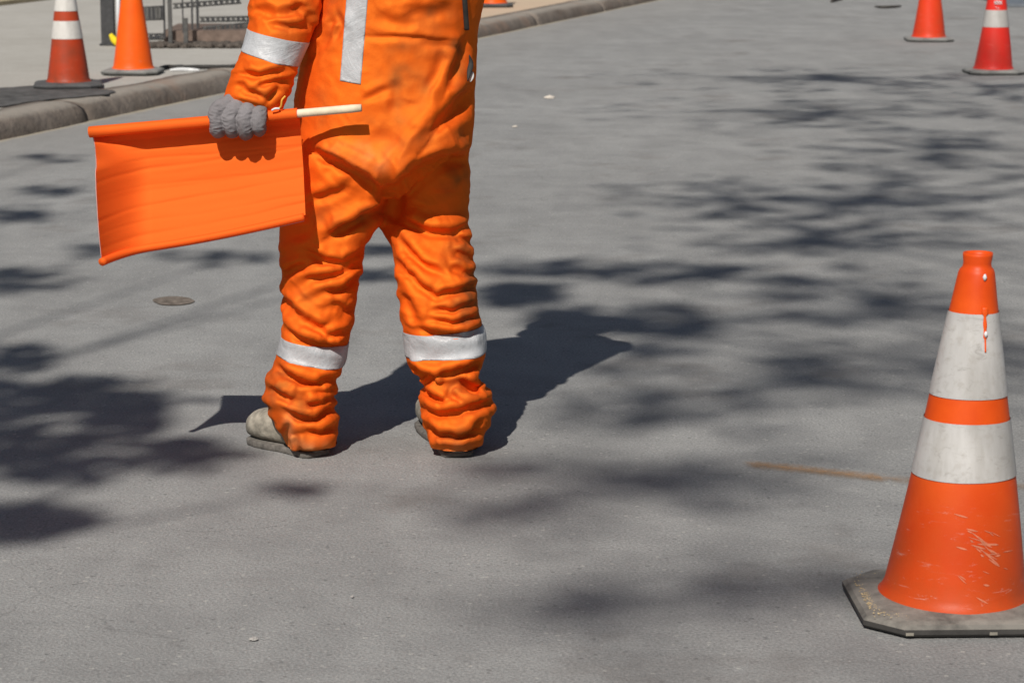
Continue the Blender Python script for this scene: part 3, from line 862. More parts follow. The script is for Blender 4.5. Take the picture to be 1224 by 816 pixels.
def leg_goal(px, py):
    g = np.interp(py, [-200, 395, 404, 436, 444, 540, 548], [.003, .003, .25, .25, .003, .003, .15])
    return g

def sleeve_dir(px, py, mid):
    r = np.radians(14 + 24 * perlin(mid * 6.0 + 1.3))
    return np.c_[np.sin(-r), np.zeros_like(r), np.cos(r)]
def sleeve_eps(px, py):
    return np.interp(py, [-150, 0, 32, 40, 76, 84, 118, 126, 140], [.08, .14, .14, 0, 0, .22, .20, 0, 0])
def sleeve_goal(px, py):
    return np.interp(py, [-150, 30, 40, 74, 84, 122, 130], [.004, .004, .2, .2, .004, .006, .12])
def is_sleeve(pts): return pts[:, 1].max() < 140 and pts[:, 0].max() < 375

def subdivide(V, F):
    me = bpy.data.meshes.new('tmp'); me.from_pydata(V.tolist(), [], F); me.update()
    o = bpy.data.objects.new('tmp', me); COL.objects.link(o)
    md = o.modifiers.new('s', 'SUBSURF'); md.levels = 1; md.render_levels = 1
    dg = bpy.context.evaluated_depsgraph_get(); dg.update()
    m2 = o.evaluated_get(dg).to_mesh()
    A = np.empty(len(m2.vertices) * 3); m2.vertices.foreach_get('co', A)
    FF = [tuple(p.vertices) for p in m2.polygons]
    E = np.empty(len(m2.edges) * 2, dtype=np.int32); m2.edges.foreach_get('vertices', E)
    bpy.data.objects.remove(o); bpy.data.meshes.remove(me)
    return A.reshape(-1, 3), FF, E.reshape(-1, 2)

def sculpt(V, F, E, sleeve=False):
    N = vnormals(V, F)
    px, py = proj(V)
    view = CAM - V; view /= np.linalg.norm(view, axis=1)[:, None]
    facing = np.clip((N * view).sum(1) * 2.2 + 0.15, 0, 1)
    # low frequency buckling everywhere, finer across the bunched shins
    X = V * np.array([1.0, 1.0, 1.0])
    wx = perlin(X * 7 + 3.1); wz = perlin(X * 7 + 17.7)
    Q = np.c_[X[:, 0] * 8 + wx * 0.7, X[:, 1] * 8, X[:, 2] * 15 + wz * 1.6 + X[:, 0] * 5]
    n1 = 1 - np.abs(perlin(Q)) * 2.4
    n2 = 1 - np.abs(perlin(Q * 2.1 + 5.5)) * 2.4
    n3 = perlin(X * 45)
    bunch = np.clip((py - 425) / 30, 0, 1) if not sleeve else np.clip((py - 75) / 30, 0, 1) * 0.6
    legs = np.clip((py - 250) / 60, 0, 1) if not sleeve else np.ones_like(py) * 0.7
    band = np.zeros_like(py)
    if not sleeve:
        band = np.exp(-((py - 421) / 13.0) ** 4)
    a1 = (0.0007 + 0.0003 * legs + 0.0002 * bunch) * (1 - 0.8 * band)
    a2 = (0.0004 + 0.0003 * legs + 0.0003 * bunch) * (1 - 0.8 * band)
    Q2 = np.c_[X[:, 0] * 13 + wz * 0.9, X[:, 1] * 13, X[:, 2] * 15 - X[:, 0] * 6 + wx * 0.9]
    n4 = 1 - np.abs(perlin(Q2)) * 2.6
    a1 = a1 * (0.35 + 0.9 * np.clip(perlin(X * 4.3 + 2.2) + .45, 0, 1.2))
    D = 0.5 * a1 * (n4 - .3) + a1 * (n1 - 0.35) + a2 * (n2 - 0.35) + 0.0006 * n3
    jx = px + 2.0 * perlin(np.c_[px / 16, py / 16, px * 0 + 0.5]); jy = py + 2.0 * perlin(np.c_[px / 16, py / 16, px * 0 + 9.5])
    DF = np.zeros(len(V))
    for pts, amp, w, lip in FOLDS:
        lo = pts.min(0) - 6 * w; hi = pts.max(0) + 6 * w
        m = np.nonzero((px > lo[0]) & (px < hi[0]) & (py > lo[1]) & (py < hi[1]) & (facing > 0))[0]
        if len(m) == 0: continue
        isleeve = pts[:, 1].max() < 140 and pts[:, 0].max() < 375
        if isleeve != sleeve: continue
        s_, al = seg_dist(jx[m], jy[m], pts)
        env = np.clip(np.minimum(al, 1 - al) * 4.5 + 0.12, 0, 1)
        end = np.hypot(jx[m] - pts[0][0], jy[m] - pts[0][1]); end2 = np.hypot(jx[m] - pts[-1][0], jy[m] - pts[-1][1])
        ww = w * (0.55 + 0.45 * env)
        val = -np.exp(-(s_ / (1.05 * ww)) ** 2) * 0.9
        up = s_ < 0
        val += lip * np.where(up, np.exp(-np.sqrt(((s_ + 1.7 * ww) / (1.5 * ww)) ** 2 + .02) * 1.3), 0)
        val += lip * 0.3 * np.where(~up, np.exp(-((s_ - 2.6 * ww) / (2.0 * ww)) ** 2), 0)
        DF[m] += 0.6 * amp * env * val
    DF = np.clip(DF, -0.045, 0.028)
    V = V + N * (D + DF * facing)[:, None]
    deg = np.bincount(E.ravel(), minlength=len(V)).astype(float)
    def nb(Q): return (np.bincount(E[:, 0], Q[E[:, 1]], len(V)) + np.bincount(E[:, 1], Q[E[:, 0]], len(V))) / deg
    for _ in range(2):                       # tighten the ridges a little, as folded cloth does
        N = vnormals(V, F); k_ = sum((nb(V[:, c]) - V[:, c]) * N[:, c] for c in range(3))
        for _s in range(3): k_ = 0.5 * k_ + 0.5 * nb(k_)
        V = V - N * np.clip(np.where(k_ < 0, 2.4, 0.9) * k_, -.0022, .0016)[:, None]
        V = relax(V, E, 1, 0.12)
    V[:, 2] = np.maximum(V[:, 2], 0.020)
    return V

BV = buckle(BV, BF, BE, lambda p: not is_sleeve(p), leg_eps, crease_dir, leg_goal, 300, .12, seed_gain=1.0)
SV = buckle(SV, SF, SE, is_sleeve, sleeve_eps, sleeve_dir, sleeve_goal, 240, .12, seed_gain=.7)
BV, BF, BE = subdivide(BV, BF); SV, SF, SE = subdivide(SV, SF)
BV = sculpt(BV, BF, BE)
SV = sculpt(SV, SF, SE, True)
N_ = vnormals(RV, RF); RV = RV + N_ * (0.004 * perlin(RV * 22))[:, None]

gnd = G(450, 546)
person = empty('person', (float(gnd[0]), 5.75, 0.0), 'road worker seen from behind in stained orange coveralls with silver bands, holding a flag', 'person')
AV = np.vstack([BV, SV, RV])
AF = list(BF) + [tuple(i + len(BV) for i in f) for f in SF] + [tuple(i + len(BV) + len(SV) for i in f) for f in RF]
cover = obj('coverall', AV, AF, M['coverall'], person)
px, py = proj(AV)
def blob(cx, cy, rx, ry, a): return a * np.exp(-((px - cx) / rx) ** 2 - ((py - cy) / ry) ** 2)
dirt = sum(blob(*b) for b in [(476, 88, 22, 34, .3), (478, 130, 10, 25, .25), (500, 58, 35, 10, .3), (545, 55, 14, 12, .45), (522, 20, 30, 16, .3), (515, 165, 40, 16, .25),
    (562, 330, 12, 45, .45), (545, 300, 14, 14, .3), (560, 380, 14, 12, .4), (330, 470, 18, 30, .55), (365, 490, 20, 18, .35), (352, 530, 16, 16, .35), (548, 210, 12, 10, .6), (530, 225, 14, 10, .35),
    (395, 260, 25, 12, .25), (540, 362, 30, 10, .25), (545, 460, 20, 16, .3), (545, 520, 26, 12, .3), (360, 350, 14, 22, .2), (440, 255, 20, 10, .3), (345, 30, 12, 25, .2), (310, 115, 20, 10, .2),
    (400, 15, 10, 30, .3), (430, 150, 25, 12, .2), (505, 110, 12, 22, .25), (550, 95, 10, 22, .35), (385, 130, 12, 30, .2), (495, 500, 14, 20, .3)])
dirt = np.clip(1.3 * dirt * (0.75 + 0.9 * perlin(AV * 30)) + 0.16 * np.clip(perlin(AV * 7) + .1, 0, 1) + 0.12 * np.clip(perlin(AV * np.array([22, 22, 9.])), 0, 1), 0, 0.9)
pale = np.clip(sum(blob(*b) for b in [(372, 542, 26, 12, .8), (548, 540, 30, 10, .45), (345, 515, 6, 25, .5), (450, 195, 25, 20, .25), (420, 180, 30, 12, .2)]) * (0.8 + 0.8 * perlin(AV * 40)), 0, 0.9)
for nm, arr in (('dirt', dirt), ('pale', pale)):
    at_ = cover.data.attributes.new(nm, 'FLOAT', 'POINT'); at_.data.foreach_set('value', arr.astype(np.float32))

# reflective bands: strips of tape sewn on the cloth, cut from the cloth's own surface
def tape(V, F, planes, name, front=True, off=0.0018, pick=None):
    """planes: list of (point, normal) - the side the normal points to is cut away"""
    V = np.asarray(V); N = vnormals(V, F)
    keep = np.ones(len(V), bool)
    for p, n in planes: keep &= ((V - p) @ n) < 0.014
    if pick is not None: keep &= pick(V)
    if front: keep &= (N[:, 1] < 0.25)
    fs = [f for f in F if all(keep[i] for i in f)]
    used = sorted({i for f in fs for i in f}); mp = {i: k for k, i in enumerate(used)}
    bm = bmesh.new()
    vs = [bm.verts.new(V[i] + N[i] * off) for i in used]
    for f in fs:
        try: bm.faces.new([vs[mp[i]] for i in f])
        except ValueError: pass
    for p, n in planes:
        bmesh.ops.bisect_plane(bm, geom=bm.verts[:] + bm.edges[:] + bm.faces[:], plane_co=Vector(p), plane_no=Vector(n), clear_outer=True)
    for _ in range(5):
        bmesh.ops.smooth_vert(bm, verts=[v for v in bm.verts if not v.is_boundary], factor=0.5, use_axis_x=True, use_axis_y=True, use_axis_z=True)
    bm.normal_update()
    # turn the edge of the tape down to the cloth
    be = [e for e in bm.edges if e.is_boundary]
    nrm = {v: v.normal.copy() for e in be for v in e.verts}
    r_ = bmesh.ops.extrude_edge_only(bm, edges=be)
    for v in [g for g in r_['geom'] if isinstance(g, bmesh.types.BMVert)]:
        best = min(nrm.items(), key=lambda kv: (kv[0].co - v.co).length_squared)[1] if len(nrm) < 4000 else v.normal
        v.co -= best * 0.004
    bm.verts.index_update()
    rim = np.array([1.0 if v in nrm or v.is_boundary else 0.0 for v in bm.verts], dtype=np.float32)
    VV = [tuple(v.co) for v in bm.verts]; FF = [[v.index for v in f.verts] for f in bm.faces]; bm.free()
    o = obj(name, VV, FF, M['tape'], person)
    o.data.attributes.new('rim', 'FLOAT', 'POINT').data.foreach_set('value', rim)
    return o

def cut(a, b, Y, side, d=(0, 1.0, 0)):
    """plane through two points of the cloth and a horizontal direction; side: 'up','down','left','right' is the part removed"""
    A_, B_ = P(a[0], a[1], Y), P(b[0], b[1], Y)
    n = np.cross(B_ - A_, np.array(d)); n /= np.linalg.norm(n)
    want = {'up': (0, 0, 1), 'down': (0, 0, -1), 'left': (-1, 0, 0), 'right': (1, 0, 0)}[side]
    if n @ np.array(want) < 0: n = -n
    return A_, n
tape(BV, BF, [cut((330, 408), (418, 420), 5.66, 'up'), cut((328, 429), (418, 447), 5.66, 'down')], 'reflective_band', False, pick=lambda V: (V[:, 0] < P(452, 420, 5.75)[0]))
tape(BV, BF, [cut((480, 403), (584, 397), 5.66, 'up'), cut((480, 432), (584, 427), 5.66, 'down')], 'reflective_band', False, pick=lambda V: (V[:, 0] > P(452, 420, 5.75)[0]))
tape(SV, SF, [cut((297, 37), (362, 52), 5.60, 'up'), cut((292, 63), (352, 80), 5.60, 'down')], 'reflective_band', False)
Ys = 5.61
tape(BV, BF, [cut((413, 0), (406, 97), Ys, 'left'), cut((439, 0), (431, 101), Ys, 'right'), cut((406, 97), (431, 101), Ys, 'down'), cut((400, -150), (450, -150), Ys, 'up')], 'reflective_band', True)

def surf_pt(pxq, pyq, out=0.0):
    """point on the front of the cloth nearest to a direction"""
    bx, by = proj(BV); m = np.nonzero((np.abs(bx - pxq) < 3) & (np.abs(by - pyq) < 3))[0]
    if len(m) == 0: return P(pxq, pyq, 5.70 - out)
    i = m[np.argmin(BV[m, 1])]
    return P(pxq, pyq, BV[i, 1] - out)
# black strap and pocket slit with white lining on the right hip
pts = [surf_pt(x, y, .004) for x, y in ((556, -30), (555, -10), (556, 8), (557, 22), (558, 36))]
V, F = tube(spline(pts, 24), [(0.003, 0.006)] * 24, 10); obj('side_strap', V, F, M['strap'], person)
pts = [surf_pt(x, y, .003) for x, y in ((561, 66), (563, 76), (561, 86), (559, 97))]
V, F = tube(spline(pts, 16), [(0.003, 0.001 + 0.0055 * math.sin(math.pi * i / 15)) for i in range(16)], 10); obj('pocket_slit', V, F, M['strap'], person)
pts = [surf_pt(x, y, .004) for x, y in ((565, 86), (564, 92), (562, 98))]
V, F = tube(spline(pts, 10), [(0.002, 0.001 + 0.004 * math.sin(math.pi * (i + .5) / 10)) for i in range(10)], 8); obj('pocket_lining', V, F, M['lining'], person)

# head, neck and trunk under the coverall: one continuous figure (above the picture, it only shows as shadow)
mb = MB()
hx = float(P(478, -260, YT)[0]); hz = 1.585
def ell(c, r, n=24):
    V = []; F = []
    for i in range(n // 2 + 1):
        th = math.pi * i / (n // 2)
        for k in range(n):
            a = 2 * math.pi * k / n
            V.append((c[0] + r[0] * math.sin(th) * math.cos(a), c[1] + r[1] * math.sin(th) * math.sin(a), c[2] + r[2] * math.cos(th)))
    for i in range(n // 2):
        for k in range(n):
            a, b = i * n + k, i * n + (k + 1) % n; F.append((a, a + n, b + n, b))
    return V, F
for c_, r_ in (((hx, YT + .02, hz), (.076, .095, .112)), ((hx, YT + .105, hz - .01), (.014, .02, .022)), ((hx, YT + .06, hz - .07), (.05, .05, .04)),
               ((hx - .078, YT + .01, hz - .005), (.012, .022, .032)), ((hx + .078, YT + .01, hz - .005), (.012, .022, .032)),
               ((hx - .03, YT + .098, hz + .012), (.013, .012, .009)), ((hx + .03, YT + .098, hz + .012), (.013, .012, .009)), ((hx, YT + .103, hz - .052), (.024, .01, .007))):
    V, F = ell(c_, r_); mb.add(V, F)
V, F = tube([(hx, YT, 1.30), (hx, YT, 1.42), (hx, YT + .01, 1.55)], [.09, .062, .055], 24); mb.add(V, F)
V, F = rings([((hx, YT, 1.36), .12, .06), ((hx, YT, 1.25), .15, .08), ((hx, YT, 1.05), .13, .08), ((hx - .03, YT, .85), .12, .09)], 24); mb.add(V, F)
for s_ in (-1, 1):
    L_ = rleg if s_ > 0 else lleg
    V, F = tube([(hx + s_ * .07, YT, .9)] + [L_[i_][0] for i_ in (3, 6, 10, 14, -3)], [.07, .065, .055, .05, .045, .035], 16); mb.add(V, F)
HV, HF, HE = remesh(mb.V, mb.F, .006); HV = relax(HV, HE, 3)
obj('body', HV, HF, M['skin'], person)
V, F = lathe([(.128, 0), (.132, .004), (.122, .012), (.118, .05), (.10, .10), (.06, .132), (.0, .142)], 40)
V = [(x + hx, y * 1.12 + YT + .02, z + hz + .035) for x, y, z in V]
obj('added_shadow_hat', V, F, M['added_hat'], person)  # unseen above the frame, added to lengthen the worker's shadow

# boots
def boot(heel, toe):
    heel = np.array([heel[0], heel[1], 0.0]); toe = np.array([toe[0], toe[1], 0.0])
    ax = toe - heel; L = np.linalg.norm(ax); ax /= L; sd = np.array([ax[1], -ax[0], 0])
    up = np.array([0, 0, 1.0])
    prof = [(0.0, .020, .03), (.02, .026, .038), (.08, .029, .048), (.2, .031, .075), (.36, .033, .10), (.5, .038, .10), (.62, .047, .094), (.75, .051, .089), (.86, .049, .084), (.94, .041, .072), (.985, .026, .052), (1.0, .006, .022)]
    V = []; F = []; n = 24
    for u, w, h in prof:
        for k in range(n):
            a = 2 * math.pi * k / n
            ca, sa = math.cos(a), math.sin(a)
            zz = 0.013 + (h - 0.013) * (0.5 + 0.5 * math.copysign(abs(sa) ** .75, sa))
            V.append(heel + ax * (u * L) + sd * (w * math.copysign(abs(ca) ** .8, ca)) + up * zz)
    for i in range(len(prof) - 1):
        for k in range(n):
            a, b = i * n + k, i * n + (k + 1) % n; F.append((a, b, b + n, a + n))
    F.append(tuple(range(n - 1, -1, -1))); F.append(tuple((len(prof) - 1) * n + k for k in range(n)))
    o = obj('boot', V, F, M['boot'], person)
    out = [(-.006, .022), (0.0, .032), (.05, .039), (.2, .040), (.4, .040), (.6, .051), (.75, .055), (.88, .051), (.96, .038), (1.01, .018)]
    ring = [heel + ax * (u * L) + sd * w for u, w in out] + [heel + ax * (u * L) - sd * w for u, w in reversed(out)]
    V = []; m = len(ring)
    for z, s_ in ((0.0, .96), (.003, .985), (.012, .985), (.015, .94)):
        c_ = (heel + toe) / 2
        V += [c_ + (q - c_) * s_ + up * z for q in ring]
    F = [(i * m + k, i * m + (k + 1) % m, (i + 1) * m + (k + 1) % m, (i + 1) * m + k) for i in range(3) for k in range(m)]
    F.append(tuple(range(m - 1, -1, -1))); F.append(tuple(3 * m + k for k in range(m)))
    obj('sole', V, F, M['sole'], o)
h = G(381, 549); t_ = G(305, 528); boot((h[0], h[1] + .024), (t_[0], t_[1] + .025))
h = G(548, 551); t_ = G(505, 505); boot((h[0], h[1] + .034), (t_[0] + .022, t_[1]))

# gloved hand closed round the stick
def stick_pt(x):                         # centre line of the stick
    u = (x - 107.0) / (433 - 107); return P(x, 158 + (129 - 158) * u, 5.628 + (5.548 - 5.628) * u)
mb = MB()
MC = [(259, 135), (275, 140), (292, 144.5), (309, 148)]
BT = [(260, 158), (277, 158.5), (293, 160.5), (309, 156.5)]
WR = [(286, 118), (293, 120), (302, 123), (312, 127)]
for i in range(4):
    xm, ym = MC[i]; xb, yb = BT[i]; ys = stick_pt(xm)[1]
    rr = [.017, .0165, .0165, .015][i]
    ch = [P(WR[i][0], WR[i][1], 5.605), P((WR[i][0] + xm) / 2, (WR[i][1] + ym) / 2 - 3, ys - .018), P(xm, ym - 2, ys - .030), P((xm + xb) / 2, (ym + yb) / 2, ys - .034), P(xb, yb - 4, ys - .026), P(xb + 1, yb - 1, ys - .006), P(xb + 2, yb - 6, ys + .012), P(xb + 2, yb - 13, ys + .016)]
    V, F = tube(spline(ch, 26), [rr * (1.08 if k < 8 else 1.0 + .05 * math.sin(k)) * (0.9 if k > 20 else 1) for k in range(26)], 16); mb.add(V, F)
# palm and wrist
V, F = tube(spline([P(305, 112, 5.612), P(299, 126, 5.605), P(290, 134, 5.592), P(284, 142, 5.590)], 16), [(.026, .034), ] * 4 + [(.028, .044)] * 4 + [(.026, .052)] * 8, 24); mb.add(V, F)
# thumb, behind the stick and closing under it
V, F = tube(spline([P(276, 122, 5.610), P(262, 134, 5.625), P(262, 148, 5.632), P(270, 158, 5.622)], 16), [.018] * 8 + [.016] * 8, 14); mb.add(V, F)
GV, GF, GE = remesh(mb.V, mb.F, .0016); GV = relax(GV, GE, 3)
GN = vnormals(GV, GF); GV = GV + GN * (0.0010 * (1 - 2.4 * np.abs(perlin(GV * np.array([55, 55, 120.])))) + 0.0011 * perlin(GV * 90) + 0.0012 * perlin(GV * 38))[:, None]
glove = obj('glove', GV, GF, M['glove'], person)

# ------------------------------------------------------------------ the signalling flag
fl = empty('signal_flag', tuple(stick_pt(235)), 'fluorescent orange signalling flag on a pale wooden stick, held low by the worker', 'flag')
rs_ = .0092
pts = [stick_pt(x) for x in np.linspace(112, 432, 30)]
V, F = tube(pts, [rs_] * 29 + [rs_ * .9], 18); obj('stick', V, F, M['wood'], fl)
nu, nv = 170, 100
bl, br = P(118, 302, 5.60), P(365, 257, 5.548)
V = np.zeros((nv, nu, 3))
us = np.linspace(0, 1, nu); vs = np.linspace(0, 1, nv)
for j, v in enumerate(vs):
    for i, u in enumerate(us):
        x = 107 + (356 - 107) * u
        top = stick_pt(x) + np.array([0, .0125, 0])
        bot = bl + (br - bl) * u
        p = top + (bot - top) * v
        back = .030 * min(1, v * 9) ** .7 * (1 - max(0, v - .55) / .45 * .95)
        q = max(0, (.27 - u) / .27)
        curl = -.150 * q ** 1.8 * min(1, max(0, v * 4 - .1)) * (0.75 + 0.25 * math.cos(math.pi * (v - .5)))
        bow = -.010 * math.sin(math.pi * u) * v
        V[j, i] = p + np.array([0.025 * q * q * min(1, v * 4), back + curl + bow, -.006 * math.sin(math.pi * u) * v])
W_ = V.reshape(-1, 3)
uu = np.tile(us, nv); vv = np.repeat(vs, nu)
dy = np.zeros(len(W_))
for v0, sl_, a_, wd in ((.30, .06, .0022, .012), (.36, -.03, .003, .016), (.52, .05, .0014, .012), (.66, -.04, .0032, .016), (.80, .02, .0018, .014), (.20, .0, .002, .014), (.9, -.02, .003, .02)):
    s_ = vv - (v0 + sl_ * (uu - .5) + .012 * perlin(np.c_[uu * 5, vv * 0 + v0 * 9, vv * 0]))
    dy += a_ * np.exp(-(s_ / wd) ** 2) * (0.5 + 0.7 * np.clip(perlin(np.c_[uu * 3.5, vv * 0 + v0 * 31, vv * 0]) + .5, 0, 1))
dy = dy * .6 + .003 * perlin(np.c_[uu * 2, vv * 2.5, vv * 0 + 3]) + .0005 * perlin(np.c_[uu * 6, vv * 18, vv * 0 + 8])
dy *= np.clip(vv * 12, 0, 1)
W_[:, 1] += dy
F = [(j * nu + i, j * nu + i + 1, (j + 1) * nu + i + 1, (j + 1) * nu + i) for j in range(nv - 1) for i in range(nu - 1)]
cl = obj('flag_cloth', W_, F, M['flag'], fl)
# top hem: a sleeve of cloth round the stick; bottom hem: rolled round a thin rod
pts = [stick_pt(x) for x in np.linspace(107, 356, 80)]
rr = [.0128 + .0007 * perlin(np.array([[i * .18, .4, .2]]))[0] for i in range(80)]
V, F = tube(pts, rr, 22, caps=False); obj('hem', V, F, M['flag'], cl)
bot = W_.reshape(nv, nu, 3)[-1]
pts = [bot[i] + np.array([0, -.004, -.003]) for i in range(0, nu, 2)]
V, F = tube(pts, [.0088 + .0008 * perlin(np.array([[i * .12, 2.4, .2]]))[0] for i in range(len(pts))], 18); obj('hem', V, F, M['flag'], cl)
lc = W_.reshape(nv, nu, 3)[:, 0]
V, F = tube([lc[i] + np.array([-.0008, -.0006, 0]) for i in range(2, nv, 3)], .0008, 6); obj('edge_thread', V, F, M['thread'], cl)
V, F = tube([bot[i] + np.array([0, -.003, -.0125]) for i in range(0, nu, 3)], .0009, 6); obj('edge_thread', V, F, M['thread'], cl)
pts = spline([P(333, 130, 5.562), P(336, 127, 5.556), P(337, 120, 5.552), P(341, 115, 5.555)], 16)
V, F = tube(pts, [.0022] * 16, 8); obj('tie_cord', V, F, M['yellowcord'], fl)
V, F = tube(spline([P(325, 132, 5.556), P(329, 130, 5.553), P(334, 130, 5.556)], 10), [.0024] * 10, 8); obj('tie_knot', V, F, M['white'], fl)

# ------------------------------------------------------------------ pavement furniture at top left
def gp(px, py): return G(px, py, KH)
b_ = gp(130, 54)
post = empty('iron_post', tuple(b_), 'dark square iron post standing on the pavement behind the plain cone', 'post')
mb = MB(); w = 15.0 / 2 * b_[1] / FPX
mb.box((-w, -w, 0.008), (w, w, 1.25)); obj('post_shaft', mb.V, mb.F, M['iron'], post, smooth=False, world=False)
mb = MB(); mb.box((-w - .012, -w - .012, 0), (w + .012, w + .012, .012)); obj('foot_plate', mb.V, mb.F, M['iron'], post, smooth=False, world=False)
mb = MB(); mb.box((-w - .008, -w - .008, 1.251), (w + .008, w + .008, 1.28)); obj('post_cap', mb.V, mb.F, M['iron'], post, smooth=False, world=False)

b_ = gp(140, 54.7)
st = empty('marker_stick', tuple(b_), 'thin white and blue stick with a yellow lower end, leaning by the dark post', 'stick')
V, F = tube([P(141, 46, b_[1] - .03), P(141.5, -30, b_[1])], [.014, .014], 12); obj('shaft', V, F, M['white'], st)
V, F = tube([P(146, 30, b_[1] + .05), P(144, -30, b_[1] + .05)], [.012, .012], 12); obj('blue_pipe', V, F, M['blue'], st)
V, F = tube(spline([P(132, 41, b_[1] - .05), P(135, 46, b_[1] - .05), P(138, 50.5, b_[1] - .05), P(140, 54, b_[1] - .04)], 14), [(.02, .012 + .012 * math.sin(math.pi * i / 13)) for i in range(14)], 12); obj('yellow_tip', V, F, M['yellow'], st)

# low iron railing round a planting bed
b_ = gp(205, 57); YR = b_[1]
rail = empty('iron_railing', tuple(b_), 'dark iron railing with short balusters around a brown planting bed', 'railing')
def upright(x, pyb, pyt, wpx, Y, mat, name='upright'):
    mb = MB(); a = P(x, pyb, Y); hw = wpx / 2 * Y / FPX; top = P(x, pyt, Y)
    mb.box((a[0] - hw, Y - hw, max(KH, a[2])), (a[0] + hw, Y + hw, top[2])); return obj(name, mb.V, mb.F, mat, rail, smooth=False)
upright(197, 46, -45, 2.2, YR + .25, M['iron'])
upright(204, 56, -45, 4.6, YR, M['iron2'])
upright(219, 40, -45, 1.6, YR + .4, M['iron'])
upright(222.5, 57, 22, 5.0, YR, M['iron2'])
upright(230, 36, -45, 2.2, YR + .5, M['iron'])
upright(236.5, 34, -45, 3.0, YR + .55, M['iron'])
def ladder(x0, y0, x1, y1, h, Y0, Y1, nb, mat=M['iron2']):
    """two thin rails with short balusters between"""
    a, b = P(x0, y0, Y0), P(x1, y1, Y1); hz = np.array([0, 0, h * Y0 / FPX])
    V, F = tube([a, b], .006, 8); obj('rail', V, F, mat, rail)
    V, F = tube([a - hz, b - hz], .006, 8); obj('rail', V, F, mat, rail)
    for k in range(nb):
        u = (k + .5) / nb; p = a + (b - a) * u
        mb = MB(); mb.box(tuple(p - hz + np.array([-.012, -.008, 0])), tuple(p + np.array([.012, .008, 0]))); obj('baluster', mb.V, mb.F, M['iron'] if k % 3 else mat, rail, smooth=False)
ladder(171, 9, 196, 8, 15, YR + .15, YR + .25, 5)
ladder(207, 5, 288, -1, 5, YR + .7, YR + 1.1, 12)
ladder(239, 21, 312, 20, 5, YR + .55, YR + .85, 12)
ladder(242, 33, 312, 26, 6, YR + .5, YR + .7, 13)
ladder(171, 41, 196, 41, 6, YR + .15, YR + .2, 4)
bed = empty('planting_bed', tuple(gp(240, 55)), 'low brown brick planting bed with gravel foot behind the iron railing', 'planter')
mb = MB(); a, b = gp(190, 53), gp(330, 53); z1 = P(223, 38, a[1])[2]
mb.box((a[0] + .02, a[1] + .10, KH), (b[0], a[1] + .9, z1)); o = obj('bed_wall', mb.V, mb.F, M['brick'], bed, smooth=False)
mb = MB()
r_ = random.Random(9)
a, b = gp(178, 57), gp(330, 57)
for i in range(420):
    x = r_.uniform(a[0], b[0]); y = a[1] + r_.uniform(0, .22) - .05; s_ = r_.uniform(.012, .035)
    V, F = ell((x, y, KH + s_ * .4), (s_ * r_.uniform(.8, 1.3), s_, s_ * .7), 8); mb.add(V, F)
g_ = obj('gravel', mb.V, mb.F, M['soil'], bed); g_['kind'] = 'stuff'

# cable along the pavement and a white offcut beside it
zc = KH + .012
pts = spline([G(192, 82, zc), G(200, 80, zc), G(215, 80.5, zc), G(240, 80, zc), G(265, 80, zc), G(300, 79, zc), G(360, 74, zc), G(430, 66, zc)], 60)
V, F = tube(pts, .013, 10)
tag(obj('cable', V, F, M['strap'], None), 'black cable lying along the pavement beside the plain cone', 'cable')
pts = spline([G(203, 84, KH + .008), G(215, 83, KH + .012), G(228, 83.5, KH + .008), G(238, 84, KH + .008)], 20)
V, F = tube(pts, [(.004, .006 + .005 * math.sin(math.pi * i / 19)) for i in range(20)], 10)
tag(obj('plastic_strip', V, F, M['white'], None), 'pale plastic strip lying beside the black cable on the pavement', 'strip')

# ------------------------------------------------------------------ litter and the plate at the far right
def chip(name, px, py, wpx, hpx, mat, label, cat, seed):
    r_ = random.Random(seed); c = G(px, py); w = wpx / 2 * c[1] / FPX; d = abs(G(px, py - hpx / 2)[1] - c[1]) or .02
    V = []; n = 14
    for k in range(n):
        a = 2 * math.pi * k / n; q = r_.uniform(.65, 1.1)
        V.append((c[0] + w * q * math.cos(a), c[1] + d * q * math.sin(a), .003))
    V += [(c[0] + (x - c[0]) * .6, c[1] + (y - c[1]) * .6, w * r_.uniform(.1, .35) + .003) for x, y, z in V[:n]]
    F = [(k, (k + 1) % n, n + (k + 1) % n, n + k) for k in range(n)] + [tuple(n + k for k in range(n)), tuple(range(n - 1, -1, -1))]
    return tag(obj(name, V, F, mat, None, smooth=False), label, cat)
chip('paper_scrap', 657, 117.5, 15, 2.4, M['paper'], 'small crumpled pale paper scrap on the road right of the worker', 'litter', 1)
chip('paper_scrap', 615, 152, 7, 1.8, M['paper'], 'tiny white scrap on the road just below the larger paper scrap', 'litter', 2)
chip('pebble', 421, 714, 5, 3, M['stone'], 'small pale pebble on the road in the foreground below the worker', 'pebble', 3)
chip('pebble', 304, 765, 14, 5, M['stone'], 'flat pale pebble on the road at bottom left of centre', 'pebble', 4)
def twig(name, pp, r, label):
    pts = spline([G(x, y, .012) for x, y in pp], 18)
    V, F = tube(pts, [r * (.5 + math.sin(math.pi * (i + 1) / 19)) for i in range(18)], 8)
    return tag(obj(name, V, F, M['twig'], None), label, 'twig')
twig('twig', [(1046, 8), (1056, 9), (1066, 8.6), (1077, 7.5)], .010, 'long thin dark twig on the road left of the plain red cone')
twig('twig', [(994, 2), (999, 0), (1006, -1)], .02, 'short dark twig at the top edge of the road')
a, b = G(1204, 9), G(1330, 9)
plate = MB(); plate.box((a[0], a[1], 0.004), (b[0], a[1] + 2.2, .035))
tag(obj('steel_plate', plate.V, plate.F, M['steel'], None, smooth=False), 'blue grey steel plate lying on the road behind the red cone at far right', 'steel plate')

